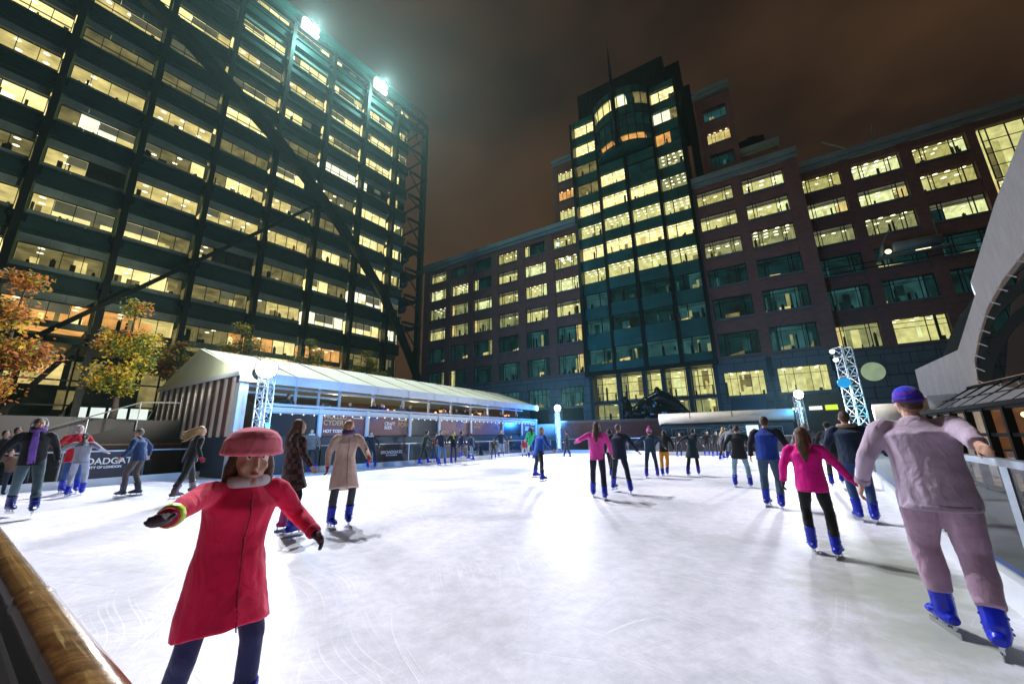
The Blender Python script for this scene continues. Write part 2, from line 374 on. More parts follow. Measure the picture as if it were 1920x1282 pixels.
# street level lobby behind the trees
lo = MB()
for i in range(19): lo.box(-27+i*2.6, -26.88+i*2.6, 1.4, 1.55, 2.6, 8.9)
for z in (4.4, 6.3, 7.9): lo.box(-27, 20, 1.42, 1.53, z, z+.12)
lo.bar((-12,.6,3),(-9,.6,8.8),.35); lo.bar((-6.5,.6,8.8),(-9,.6,3),.35); lo.bar((-4,.4,3),(-2,.4,8.8),.3); lo.bar((-.4,.4,8.8),(-2,.4,3),.3)
lobby = lo.build('lobby_glazing', STEEL, lb)
q = MB(); q.quad((-27,6,2.6),(22,6,2.6),(22,6,9),(-27,6,9),0)
for x0, x1, z0, z1, mi in ((-13.2,-11.6,6.3,8.6,1),(-11.2,-9,6.4,8.3,1),(-9.0,-7.5,4.4,6,2),(-8.6,-5.5,6.4,8.5,2),(-4,-1,4.5,8.2,2),(0,3,3,8,2),(4,9,3.5,8,2)):
    q.quad((x0,5.9,z0),(x1,5.9,z0),(x1,5.9,z1),(x0,5.9,z1),mi)
q.build('lobby_wall', [RM['dark'], RM['mid'], RM['dim']], lobby)
q = MB()
for x0, x1 in ((-8.3,-7.5),(-7.3,-6.5),(-6.3,-5.2),(-5.0,-3.9)): q.box(x0, x1, 1.2, 1.3, 2.8, 4.35)
q.build('lit_screen', glow('lit_lobby_screen', (.88,1,.93), .85, .1), lobby)

# ================================================================ brick office block with the glass tower
RX, RD = -10.0, 58.0
rb = thing('brick_office_block', 'stepped red brick office block with a dark green glass tower in its middle', 'building', PR(RX, RD, 0), R(-31.049))
ZT = [36.33, 32.33, 28.2, 23.9, 19.5, 14.5]; ZB = [33.98, 29.95, 25.75, 21.3, 16.6, 11.4]
def brick_face(x0, x1, cols, y, ztop, rows, zbase=10.95, name='brick_wall'):
    """piers and spandrels butted round the openings"""
    m = MB(); e = [x0]
    for a, b in cols: e += [a, b]
    e.append(x1)
    for i in range(0, len(e), 2): m.box(e[i], e[i+1], y, y+1.1, zbase, ztop)
    for a, b in cols:
        zs = [zbase]
        for t, bt in sorted(rows): zs += [bt, t]
        zs.append(ztop)
        for i in range(0, len(zs), 2): m.box(a, b, y+.14, y+1.1, zs[i], zs[i+1])
    w = m.build(name, BRICK, rb)
    for a, b in cols:
        for t, bt in rows: MB().box(a+.005, b-.005, y-.06, y+.135, bt-.28, bt-.06).build('sill', SILL, w)
    return w
def cornice(x0, x1, y, z0, z1):
    m = MB(); m.box(x0, x1, y-.75, y+.9, z0+.45, z1); m.box(x0, x1, y-.4, y-.003, z0, z0+.447)
    return m.build('cornice', CORN, rb)
MUL = ((.17,.10),.245,.72,(.80,.10)); 
def bwin(x0, x1, r, y, state, rows=None, mull=MUL):
    zt, zb = (rows or list(zip(ZT,ZB)))[r]
    seg = {'L': [(0,1,'green',1)], 'W': [(0,1,'white',1)], 'D': [(0,1,'tdark',0)], 'M': [(0,1,'gdim',1)], 'T': [(0,.17,'tdark',0),(.17,.8,'teal',0),(.8,1,'tdark',0)],
           'P': [(0,.2,'green',1),(.2,1,'tdark',0)], 'Q': [(0,.25,'teal',0),(.25,.75,'teal',0),(.75,1,'mid',0)], 'R': [(0,.25,'tdark',0),(.25,1,'green',1)], 'G': [(0,.2,'mid',0),(.2,1,'gdim',0)], 'Y': [(0,.75,'tdark',0),(.75,1,'gdim',0)]}[state]
    bl = []
    if state in 'LMR' and rnd.random() < .35: bl = [(.0,1,.72)]
    if state == 'T' : bl = []
    gv = rnd.choice(('green','green','greenb','greenc'))
    seg = [(a, b, gv if k == 'green' else k, l) for a, b, k, l in seg]
    if state == 'L' and rnd.random() < .3: c_ = rnd.choice((.2,.72)); seg = [(0,c_,gv,1),(c_,1,rnd.choice(('greenc','mid','greenb')),1)]
    return window(rb, x0, x1, zb, zt, y+.5, mull, (.80,), seg, 4.2, .075, bl, 4 if state in 'LMTQGR' else 0, lights=rnd.choice(((3,4),(2,4),(3,3),(2,3))), lround=rnd.choice((.16,.2,.23)))
# left wing
wc = [(s-RX, s+4.45-RX) for s in (-55.3,-49.45,-43.75,-37.9,-32.0,-26.05)]
brick_face(-57-RX, -20.75-RX, wc, 0, 37.1, list(zip(ZT,ZB)))
cornice(-57.2-RX, -20.6-RX, 0, 37.1, 38.4)
for r, st in enumerate(('LDDLPL','LLPLLL','MGLLLL','LGGMLL','DDYDTQ','YPDTTQ')):
    for i, ch in enumerate(st): bwin(wc[i][0], wc[i][1], r, 0, ch)
# right wing, near part
ac = [(-2.32-RX, 2.35-RX), (3.55-RX, 8.4-RX)]
brick_face(-2.95-RX, 10.1-RX, ac, 0, 37.1, list(zip(ZT,ZB)))
cornice(-2.95-RX, 10.2-RX, 0, 37.1, 38.4)
for r, st in enumerate(('LL','LL','MM','DD','DT','DT')):
    for i, ch in enumerate(st): bwin(ac[i][0], ac[i][1], r, 0, ch)
# right wing, set back part
bc = [(10.6-RX, 15.15-RX), (16.3-RX, 21.1-RX), (22.3-RX, 27.1-RX)]
brick_face(9.6-RX, 27.9-RX, bc, 4.64, 37.3, list(zip(ZT,ZB)))
m = MB(); m.box(10.1-RX-.6, 10.1-RX, 1.11, 4.63, 10.95, 37.1); m.build('brick_return', BRICK, rb)
cornice(10.1-RX, 34.5-RX, 4.64, 37.3, 38.55)
for r, st in enumerate(('LLL','LLL','MMR','DDD','TTD','GWD')):
    for i, ch in enumerate(st):
        if ch == 'W' : window(rb, bc[i][0], bc[i][1], ZB[r], ZT[r], 5.1, (.62,(.8,.25)), (.62,.82), [(0,1,'green',1)], 4, .08, (), 1, lights=(2,3), lround=.22)
        else: bwin(bc[i][0], bc[i][1], r, 4.64, ch)
# glazed stair tower at the far right
m = MB(); m.box(33.0-RX, 34.5-RX, 4.6, 5.7, 2, 37.3); m.box(27.9-RX, 33-RX, 4.7, 5.7, 36.4, 37.3); m.box(27.9-RX, 33-RX, 4.7, 5.7, 2, 20); m.build('brick_wall', BRICK, rb)
window(rb, 28.3-RX, 33-RX, 29.5, 36.3, 5.0, (.12,.45,.75), (.25,.5,.75), [(0,1,'green',0)], 3.5, .1, (), 0)
window(rb, 28.3-RX, 33-RX, 20.5, 29.2, 5.0, (.12,.45,.75), (.25,.5,.75), [(0,1,'mid',1)], 3.5, .1, (), 1)
# stone ground storeys
def stone_face(x0, x1, cols, y, zt=9.2, zb=6.1, nm='stone_wall'):
    m = MB(); e = [x0]
    for a, b in cols: e += [a, b]
    e.append(x1)
    for i in range(0, len(e), 2): m.box(e[i], e[i+1], y-.2, y+1, 0, 10.9)
    for a, b in cols: m.box(a, b, y-.2, y+1, 0, zb); m.box(a, b, y-.2, y+1, zt, 10.9)
    w = m.build(nm, STONE, rb)
    for a, b in cols: MB().box(a+.3, b-.3, y-.28, y-.205, 2.5, zb-.3).build('dark_shopfront', TDARK, w)
    return w
stone_face(-57-RX, -20.75-RX, [(s-RX, s+4.1-RX) for s in (-43.6,-37.7,-31.8,-25.9)], 0)
for s, st in ((-43.6,'tdark'),(-37.7,'teal'),(-31.8,'teal'),(-25.9,'teal')):
    window(rb, s-RX, s+4.1-RX, 6.1, 9.2, .2, (.2,.4,.6,.8), (.7,), [(0,1,st,0)], 3, .07, (), 3)
stone_face(-2.95-RX, 10.1-RX, [(-2.3-RX, 2.2-RX), (3.6-RX, 8.6-RX)], 0)
for s in (-2.3, 3.6): window(rb, s-RX, s+(4.5 if s < 0 else 5)-RX, 6.1, 9.2, .2, (.15,.33,.66,.85), (.72,), [(0,1,'green',1)], 4, .06, (), 3, lights=(3,3), lround=.2)
stone_face(10.1-RX, 34.5-RX, [], 4.64)
m = MB()
for i in range(16): m.box(10.2-RX+i*1.5, 10.23-RX+i*1.5, 4.41, 4.437, 2.5, 10.8)
for z in (3.6,5,6.4,7.8,9.2): m.box(10.1-RX, 34-RX, 4.41, 4.436, z, z+.03)
for s in (2.9, 9.2): m.box(s-RX-.3, s-RX+.3, -.5, -.22, 8.2, 10.6); m.box(s-RX-.12, s-RX+.12, -.4, -.22, 3, 8.2)
m.build('stone_joint', TDARK, rb)
m = MB(); m.tube([(13.4-RX+.0,4.36,8.3),(13.4-RX,4.42,8.3)], 1.15, 24, side=(1,0,0)); rw = m.build('round_window', glow('round_window_lit', (.55,.72,.45), .42, .15), rb)
m = MB(); m.tube([(13.4-RX+1.2*math.cos(a*math.pi/12),4.36,8.3+1.2*math.sin(a*math.pi/12)) for a in range(25)], .07, 6); m.build('frame', SILL, rw)
# brick shoulders beside the tower
brick_face(-26.4-RX, -21.9-RX, [(-25.5-RX, -22.3-RX)], 2.6, 52.9, [(51.3,49.0),(47.2,44.9),(43.1,40.8)], 38.4, 'brick_shoulder')
brick_face(-.7-RX, 4.25-RX, [(.3-RX, 3.5-RX)], 2.0, 53.8, [(51.6,49.3),(47.4,45.1),(43.2,40.9)], 38.4, 'brick_shoulder')
brick_face(4.26-RX, 8.9-RX, [(4.5-RX, 7.8-RX)], 2.8, 41.6, [(40.6,38.6)], 38.4, 'brick_shoulder')
for a, b, zt in ((-26.4,-21.9,52.9),(-.7,4.25,53.8),(4.26,8.9,41.6)): MB().box(a+.02-RX,b-.02-RX,7.5,10,30,zt).build('brick_core', BRICK, rb)
for a, b, y, z0, z1 in ((-26.6,-21.7,3,52.9,54.0),(-.9,4.45,2,53.8,55.0),(4.25,9.1,3,41.6,42.7)): cornice(a-RX, b-RX, y, z0, z1)
for z, st in ((51.3,'green'),(47.2,'orange'),(43.1,'green')): window(rb, -25.5-RX, -22.3-RX, z-2.3, z, 2.9, (.25,.5,.75), (), [(0,1,st,1)], 3.5, .07, (), 2, lights=(1,3))
for z, st in ((51.6,'teal'),(47.4,'mid'),(43.2,'tdark')): window(rb, .3-RX, 3.5-RX, z-2.3, z, 2.3, (.2,.35,.75), (), [(0,1,st,st=='mid')], 3.5, .07, (), 1, lights=(1,4), lround=.14)
window(rb, 4.5-RX, 7.8-RX, 38.6, 40.6, 3.1, (.3,.6), (), [(0,1,'green',1)], 3.5, .07, (), 1, lights=(1,3))
m = MB(); m.box(4.3-RX, 7.6-RX, 3.4, 6, 43.4, 44.6); m.box(4.6-RX, 7-RX, 3.38, 3.5, 42.75, 43.3); m.ell((6-RX,4.6,44.5),(1.6,1.4,.9),10,6); m.build('roof_plant', TDARK, rb)
# tower: bays are (x0, x1, y of face)
ROW = [56.9,52.8,48.7,44.6,40.5,36.4,32.35,28.2,23.9,19.5,14.6]
SB = [(-20.7,-16.45,-.25),(-16.4,-11.85,-.8),(-11.75,-7.1,-.8),(-7.05,-2.95,-.25)]
ST = {0:'bbdbb',1:'bxxbx',2:'dxooD',3:'dbxgg',4:'bbbgb',5:'bbbb ',6:'bbbb ',7:'bbbb ',8:'txxt ',9:'txxt ',10:'tttt '}
kk = {'b':'bright','d':'dim','x':'tdark','o':'orange','g':'gdim','t':'teal','D':'tdark',' ':'tdark'}
for i, (a, b, y) in enumerate(SB):
    for r, z in enumerate(ROW):
        m = MB(); nz = ROW[r+1] if r+1 < len(ROW) else 10.95
        if r < 2 and i in (1,2): continue
        m.box(a-RX, b-RX, y, y+.5, (nz if r+1 < len(ROW) else 10.5), z-2.35)   # spandrel under each window
        if i in (1,2):
            m.box(a-RX, b-RX, y-.04, y-.003, z-3.1, z-3.02)
        m.build('glass_spandrel', TGLASS, rb)
    if i in (0,3): MB().box(a-RX, b-RX, y, y+.5, 56.9, 58.0).build('glass_spandrel', TGLASS, rb)
m = MB()
for x in (-20.9,-16.42,-7.07,-2.95): m.box(x-.22-RX, x+.22-RX, -.95, .8, 10.5, 58 if x in (-16.42,-7.07) else 57.3)
m.box(-12.05-RX, -11.55-RX, -1.15, -.2, 10.5, 47); m.box(-20.6-RX, -3-RX, 4.6, 15, 10, 58); m.box(-16.4-RX,-7.1-RX,-.75,4.5,46.55,46.75)
m.box(-19.7-RX, -4.3-RX, .6, 14, 58.0, 64.25); m.box(-4.2-RX, -1.9-RX, 1.5, 14, 55, 62.6); m.box(-2.0-RX,-.9-RX,2,12,38.4,57.6); m.box(-21.7-RX,-20.8-RX,1.5,12,38.4,57.7)
for i in range(24): m.box(-19.6-RX+i*.66, -19.5-RX+i*.66, .5, .595, 58.2, 64)
m.box(-21.2-RX,-2.6-RX,-1.1,.6,10.35,10.95)
m.build('tower_frame', TDARK, rb)
m = MB(); m.tube([(-12.35-RX,-3.0,47),(-12.35-RX,-3.0,57),(-12.35-RX,-3.0,63),(-12.35-RX,-3.0,68.6)], [.30,.42,.22,.02], 8); m.box(-12.45-RX,-12.25-RX,-2.9,-.5,48.2,48.5); m.build('spire', TDARK, rb, True)
for i, (a, b, y) in enumerate(SB):
    for r, z in enumerate(ROW):
        if r < 3 and i in (1,2): continue
        k = kk[ST[r][i]]; lit = k in ('bright','gdim')
        if k == 'bright' and 4 <= r: k = 'green' if r % 2 else 'bright'
        if r == 9 and i in (1,2): k = 'tdark'
        sg = [(0,1,k,lit)]
        if r == 8 and i == 3: sg = [(0,.55,'tdark',0),(.55,1,'teal',0)]
        if r == 2 and i == 3: sg = [(0,.6,'orange',0),(.6,1,'tdark',0)]
        if r == 1 and i == 3: sg = [(0,.7,'white',0),(.7,1,'dim',0)]
        window(rb, a+.22-RX, b-.22-RX, z-2.35, z, y+.14, (.5,) if i in (1,2) else ((.36,.14) if i == 3 else (.62,.14),), (.82,) if r > 3 else (), sg, 3.9 if y > -.5 else 3.8, .06, (), 3, 'curtain_window', TDARK, (3,4), .17)
# rounded bow at the top of the tower
CX, CY, CR = -11.75-RX, 3.4, 6.3
def bow(a): return (CX+CR*math.sin(a), CY-CR*math.cos(a))
A0 = math.asin(4.62/CR); NB = 8; aa = [-A0+2*A0*i/NB for i in range(NB+1)]
for z0, z1 in ((47.1,47.6),(48.9,50.3),(52.8,54.4),(56.9,58.3)):
    m = MB()
    for i in range(NB):
        (xa, ya), (xb, yb) = bow(aa[i]), bow(aa[i+1])
        m.add([(xa,ya,z0),(xb,yb,z0),(xb,yb,z1),(xa,ya,z1),(xa*.97+CX*.03,ya+.35,z0),(xb*.97+CX*.03,yb+.35,z0),(xb*.97+CX*.03,yb+.35,z1),(xa*.97+CX*.03,ya+.35,z1)], [(0,1,2,3),(3,2,6,7),(1,0,4,5)])
    if z0 == 47.1: m.add([(bow(a)[0],bow(a)[1]+.01,47.09) for a in aa]+[(CX+4.6,CY,47.09),(CX-4.6,CY,47.09)], [tuple(range(NB+3))])
    m.build('bow_spandrel', TGLASS, rb)
m = MB(); 
for a in aa: x, y = bow(a); m.box(x-.06, x+.06, y-.06, y+.1, 47, 58.2)
m.build('bow_mullion', TDARK, rb)
for z0, z1, st in ((54.4,56.9,'bbbbwxdd'),(50.3,52.8,'xxxxxxxx'),(47.6,48.9,'xooxoooD')):
    for i in range(NB):
        (xa, ya), (xb, yb) = bow(aa[i]), bow(aa[i+1])
        k = {'b':'bright','w':'white','x':'tdark','d':'dim','o':'orange','D':'tdark'}[st[i]]
        f = MB(); f.bar((xa,ya,z0+.04),(xb,yb,z0+.04),.08); f.bar((xa,ya,z1-.04),(xb,yb,z1-.04),.08)
        fo = f.build('bow_window', TDARK, rb)
        MB().quad((xa,ya+.02,z0),(xb,yb+.02,z0),(xb,yb+.02,z1),(xa,ya+.02,z1)).build('pane', PANE, fo)
        g = MB(); h = 1.6
        g.quad((xa,ya+h,z0),(xb,yb+h,z0),(xb,yb+h,z1),(xa,ya+h,z1)); g.quad((xa,ya+.1,z1),(xb,yb+.1,z1),(xb,yb+h,z1),(xa,ya+h,z1))
        g.build('room', RM[k], fo)
# entrance storey of the tower
for a, b in ((-19.9,-16.6),(-16.0,-12.6),(-12.4,-10.0),(-9.8,-7.0),(-6.2,-3.6)):
    for z0, z1, k, tr in ((6.55,10.1,'green',(.33,.72)),(2.6,6.0,'gdim',(.45,))):
        window(rb, a-RX, b-RX, z0, z1, .3, (.3,), tr, [(0,.3,'gdim',0),(.3,1,k,1)] , 3.5, .1, (), 2, 'entrance_window', TDARK, (2,2), .2)
m = MB()
for x in (-20.6,-16.3,-12.5,-9.9,-6.6,-3.2): m.box(x-.28-RX, x+.28-RX, -.2, .8, 0, 10.3)
m.box(-20.6-RX,-3.2-RX,.0,.7,6.05,6.5); m.box(-20.6-RX,-3.2-RX,4.4,6,0,10.3)
m.build('entrance_frame', mat('blue_grey_entrance_frame', (.02,.035,.05), .45, .3), rb)
# things on the brick block's roof and face
m = MB(); m.bar((16.6-RX,6,39.5),(20-RX,6,39.2),.5,.35); m.bar((17-RX,6,39.5),(14.2-RX,5.4,41.6),.16); m.bar((19.6-RX,6,39.4),(19.9-RX,6,42.3),.14); m.box(17.6-RX,18.6-RX,5.6,6.6,38.56,39.4)
co = m.build('roof_crane', CORN, None); co.location = PR(RX, RD, 0); co.rotation_euler = (0,0,R(-31.049))
tag(co, 'small pale window cleaning crane standing on the roof of the brick block', 'crane')
cr = thing('cleaning_cradle', 'pale window cleaning cradle with a work lamp hanging on the brick facade', 'cradle', PR(19.8, 61.4, 22.3), R(-31.049))
m = MB(); m.tube([(-2.0,0,.75),(2.2,0,.75)], [.62,.62], 10, flat=[(1,1),(1,1)], side=(0,0,1)); m.build('canopy', CORN, cr, True)
m = MB(); m.box(-3.6,2.6,-.5,.5,-.35,-.2); m.bar((-3.3,0,-.2),(-2.9,0,1.3),.3); m.bar((-3,0,1.2),(-1.9,0,3.2),.12); m.bar((2,0,1.2),(2,0,3.3),.08); m.build('platform', CORN, cr)
MB().ell((-2.6,-.35,.25),(.32,.2,.3),8,6).build('work_lamp', glow('cradle_lamp_lit', (1,.85,.45), 2.2), cr); MB().box(-.3,1.0,-.52,-.5,-.33,-.24).build('strip_lamp', MATS['cradle_lamp_lit'], cr)
m = MB(); m.box(10.3-RX,30-RX,4.2,4.3,22.0,22.12); m.box(10.3-RX,30-RX,4.2,4.3,21.3,21.4); m.build('cradle_rail', TDARK, rb)
# cream building seen in the gap between the two blocks
cb = thing('cream_building', 'distant cream stone building with tall lit windows, seen in the gap beside the steel block', 'building', PR(-66, 74, 0), R(-31))
m = MB(); m.box(-6,8,0,8,0,44); m.build('wall', mat('cream_stone', (.36,.33,.22), .8, var=.15, vscale=1), cb)
for r in range(11):
    for i in range(5):
        x = -4.6+i*2.4; z = 8.5+r*3.2; k = 'white' if r < 3 or rnd.random() < .15 else rnd.choice(('dim','tdark','mid'))
        f = MB(); f.box(x-.05,x+1.25,-.12,-.005,z-.05,z+2.05); fo = f.build('window', FRAME, cb)
        g = MB(); g.box(x+.03,x+.57,-.15,-.125,z+.05,z+1.95); g.box(x+.63,x+1.17,-.15,-.125,z+.05,z+1.95); g.build('pane', RM[k], fo)
# ================================================================ ground, ice, terrace
def sheet(name, poly, z, m, kind='structure'):
    me = bpy.data.meshes.new(name); me.from_pydata([(x,y,z) for x,y in poly], [], [tuple(range(len(poly)))]); me.materials.append(m); me.update()
    ob = bpy.data.objects.new(name, me); COL.objects.link(ob); return tag(ob, kind=kind)
PAVE = mat('dark_paving', (.045,.045,.05), .55, var=.35, vscale=1.2, bump=.2, bscale=30)
sheet('ground', [(-900,-900),(900,-900),(900,900),(-900,900)], -.02, PAVE)
RINK = [(.70,-.30),(-15.9,11.15),(-14.9,13.2),(-13.2,17.3),(-11.4,18.5),(-9.1,18.8),(-7.3,20.7),(-3.0,25.6),(-.4,29.8),(1.6,32.8),(4.6,35.6),(8.2,33.2),(10.2,27.3),(16.4,23.4),(16.2,19.2),(6.42,6.86),(4.62,4.56),(3.42,2.84),(1.1,-.32)]
ICE = bpy.data.materials.new('rink_ice'); ICE.use_nodes = True
def _ice():
    t = ICE.node_tree; b = t.nodes['Principled BSDF']; L = t.links.new
    c = N(t, 'ShaderNodeTexCoord')
    n1 = N(t, 'ShaderNodeTexNoise', Scale=.33, Detail=5.0, Roughness=.62, Distortion=.6)      # wet and worn patches
    n2 = N(t, 'ShaderNodeTexNoise', Scale=6.0, Detail=9.0, Roughness=.78)                      # snow dust
    L(c.outputs['Object'], n1.inputs['Vector']); L(c.outputs['Object'], n2.inputs['Vector'])
    r1 = N(t, 'ShaderNodeValToRGB'); r1.color_ramp.elements[0].position = .33; r1.color_ramp.elements[1].position = .60
    r1.color_ramp.elements[0].color = (.61,.63,.69,1); r1.color_ramp.elements[1].color = (.81,.80,.91,1)
    L(n1.outputs['Fac'], r1.inputs['Fac'])
    r2 = N(t, 'ShaderNodeMapRange'); r2.inputs['From Min'].default_value = .3; r2.inputs['From Max'].default_value = .7; r2.inputs['To Min'].default_value = .74; r2.inputs['To Max'].default_value = 1.12
    L(n2.outputs['Fac'], r2.inputs['Value'])
    mx = N(t, 'ShaderNodeMixRGB', blend_type='MULTIPLY', Fac=1.0); L(r1.outputs['Color'], mx.inputs[1]); L(r2.outputs['Result'], mx.inputs[2])
    # blade scratches: thin bowed streaks in several directions, dense in some places and rare in others
    wob = N(t, 'ShaderNodeTexNoise', Scale=.22, Detail=1.0); L(c.outputs['Object'], wob.inputs['Vector'])
    wv = N(t, 'ShaderNodeVectorMath', operation='MULTIPLY_ADD'); wv.inputs[1].default_value = (3.2,3.2,0); L(wob.outputs['Color'], wv.inputs[0]); L(c.outputs['Object'], wv.inputs[2])
    prev = mx.outputs[0]; hts = []
    for i, (rot, loc, sx_, sy_, th) in enumerate(((.35,(3,-4,0),.35,26,.60),(1.15,(-7,2,0),.5,34,.61),(2.1,(9,11,0),.3,22,.61),(2.75,(-2,15,0),.6,40,.62),(1.7,(5,5,3),.4,55,.61),(.8,(1,8,5),.7,90,.57),(2.5,(7,3,2),1.2,130,.57))):
        mp = N(t, 'ShaderNodeMapping'); mp.inputs['Rotation'].default_value = (0,0,rot); mp.inputs['Location'].default_value = loc; mp.inputs['Scale'].default_value = (1,1,1)
        m3 = N(t, 'ShaderNodeMapping'); m3.inputs['Scale'].default_value = (sx_, sy_, 1)
        L(wv.outputs[0], mp.inputs['Vector']); L(mp.outputs['Vector'], m3.inputs['Vector'])
        w = N(t, 'ShaderNodeTexNoise', Scale=1.0, Detail=2.0, Roughness=.5); L(m3.outputs['Vector'], w.inputs['Vector'])
        k = N(t, 'ShaderNodeMapRange'); k.inputs['From Min'].default_value = th; k.inputs['From Max'].default_value = th+.09
        L(w.outputs['Fac'], k.inputs['Value'])
        nb = N(t, 'ShaderNodeTexNoise', Scale=.5+i*.2, Detail=3.0); L(mp.outputs['Vector'], nb.inputs['Vector'])
        g = N(t, 'ShaderNodeMapRange'); g.inputs['From Min'].default_value = .40; g.inputs['From Max'].default_value = .62; L(nb.outputs['Fac'], g.inputs['Value'])
        ml = N(t, 'ShaderNodeMath', operation='MULTIPLY'); L(k.outputs['Result'], ml.inputs[0]); L(g.outputs['Result'], ml.inputs[1]); hts.append(ml.outputs[0])
        m2 = N(t, 'ShaderNodeMixRGB', blend_type='MIX'); m2.inputs[2].default_value = (.95,.95,.98,1) if i % 2 else (.56,.59,.66,1)
        f = N(t, 'ShaderNodeMath', operation='MULTIPLY'); f.inputs[1].default_value = .55; L(ml.outputs[0], f.inputs[0]); L(f.outputs[0], m2.inputs['Fac'])
        L(prev, m2.inputs[1]); prev = m2.outputs[0]
    # wet, worn strip beside the barrier where everyone holds on
    mw = N(t, 'ShaderNodeMapping', vector_type='TEXTURE'); mw.inputs['Location'].default_value = (3.35,3.85,0); mw.inputs['Rotation'].default_value = (0,0,R(53)); mw.inputs['Scale'].default_value = (2.6,.75,1)
    L(c.outputs['Object'], mw.inputs['Vector']); wl = N(t, 'ShaderNodeVectorMath', operation='LENGTH'); L(mw.outputs['Vector'], wl.inputs[0])
    wn = N(t, 'ShaderNodeTexNoise', Scale=1.7, Detail=6.0, Roughness=.65); L(c.outputs['Object'], wn.inputs['Vector'])
    wa = N(t, 'ShaderNodeMath', operation='MULTIPLY_ADD'); wa.inputs[1].default_value = 1.9; L(wn.outputs['Fac'], wa.inputs[0]); L(wl.outputs['Value'], wa.inputs[2])
    wr = N(t, 'ShaderNodeMapRange'); wr.inputs['From Min'].default_value = 1.95; wr.inputs['From Max'].default_value = 1.35; L(wa.outputs[0], wr.inputs['Value'])
    wf = N(t, 'ShaderNodeMath', operation='MULTIPLY'); wf.inputs[1].default_value = .75; L(wr.outputs['Result'], wf.inputs[0])
    wm = N(t, 'ShaderNodeMixRGB'); wm.inputs[2].default_value = (.34,.37,.28,1); L(wf.outputs[0], wm.inputs['Fac']); L(prev, wm.inputs[1]); prev = wm.outputs[0]
    L(prev, b.inputs['Base Color'])
    rr = N(t, 'ShaderNodeMapRange'); rr.inputs['From Min'].default_value = .35; rr.inputs['From Max'].default_value = .6; rr.inputs['To Min'].default_value = .33; rr.inputs['To Max'].default_value = .62
    L(n1.outputs['Fac'], rr.inputs['Value']); L(rr.outputs['Result'], b.inputs['Roughness'])
    a1 = N(t, 'ShaderNodeMath', operation='ADD'); L(hts[0], a1.inputs[0]); L(hts[1], a1.inputs[1])
    a2 = N(t, 'ShaderNodeMath', operation='SUBTRACT'); L(n2.outputs['Fac'], a2.inputs[0]); L(a1.outputs[0], a2.inputs[1])
    bp = N(t, 'ShaderNodeBump', Strength=.30, Distance=.008); L(a2.outputs[0], bp.inputs['Height']); L(bp.outputs['Normal'], b.inputs['Normal'])
    b.inputs['Specular IOR Level'].default_value = .32
_ice()
sheet('ice', RINK, 0.0, ICE)
TER = [(-300,-60),(-26,6),(-19.2,17),(-18.9,20.1),(-5.5,41.2),(4.6,37.9),(13.5,35.7),(20,33),(25,25),(40,18),(300,-60),(300,400),(-300,400)]
m = MB(); m.prism(TER, -.3, 2.6)
tag(m.build('plaza_terrace', mat('terrace_stone', (.05,.05,.055), .7, var=.2, vscale=1)), kind='structure')
# brick parapet wall behind the rink
m = MB(); 
def slab(m, a, b, th, z0, z1, mi=0):
    a = Vector((*a,0)); b = Vector((*b,0)); d = (b-a).normalized(); n = Vector((-d.y,d.x,0))*th
    q = [a,b,b+n,a+n]; m.prism([(p.x,p.y) for p in q], z0, z1, mi); return m
bw = thing('brick_wall', 'low red brick terrace wall behind the far end of the rink', 'wall', (0,0,0))
slab(MB(), (4.3,37.4), (14.2,34.9), .45, 0, 2.62).build('brickwork', brick('terrace_brick', (.22,.085,.065), (.16,.06,.05), (.16,.13,.12), 2.2), bw)
slab(MB(), (4.2,37.3), (14.3,34.75), .7, 2.622, 2.82).build('coping', SILL, bw)

# ================================================================ rink barriers
CLEAR = glass('clear_barrier_plastic', (.84,.91,.93), .006)
WHITE = mat('white_kickboard', (.62,.65,.70), .4, var=.08, vscale=2)
ALU = mat('brushed_aluminium', (.42,.46,.50), .35, .8, var=.12, vscale=8)
BANN = mat('dark_plum_banner', (.020,.014,.026), .5, var=.15, vscale=2)
FOAM = mat('padded_blue_edge', (.01,.06,.4), .5)
def text(body, size, m, parent, loc, rot, name='lettering', align='LEFT', ext=.004, bold=0):
    cu = bpy.data.curves.new(name, 'FONT'); cu.body = body; cu.size = size; cu.align_x = align; cu.extrude = ext; cu.offset = bold; cu.space_line = .9
    tmp = bpy.data.objects.new('tmp', cu); COL.objects.link(tmp)
    me = bpy.data.meshes.new_from_object(tmp.evaluated_get(bpy.context.evaluated_depsgraph_get()))
    COL.objects.unlink(tmp); bpy.data.objects.remove(tmp); me.materials.clear(); me.materials.append(m); me.name = name
    o = bpy.data.objects.new(name, me); COL.objects.link(o); o.parent = parent; o.location = loc; o.rotation_euler = rot
    return o
LETW = mat('white_lettering', (.75,.75,.75), .5, emit=None)
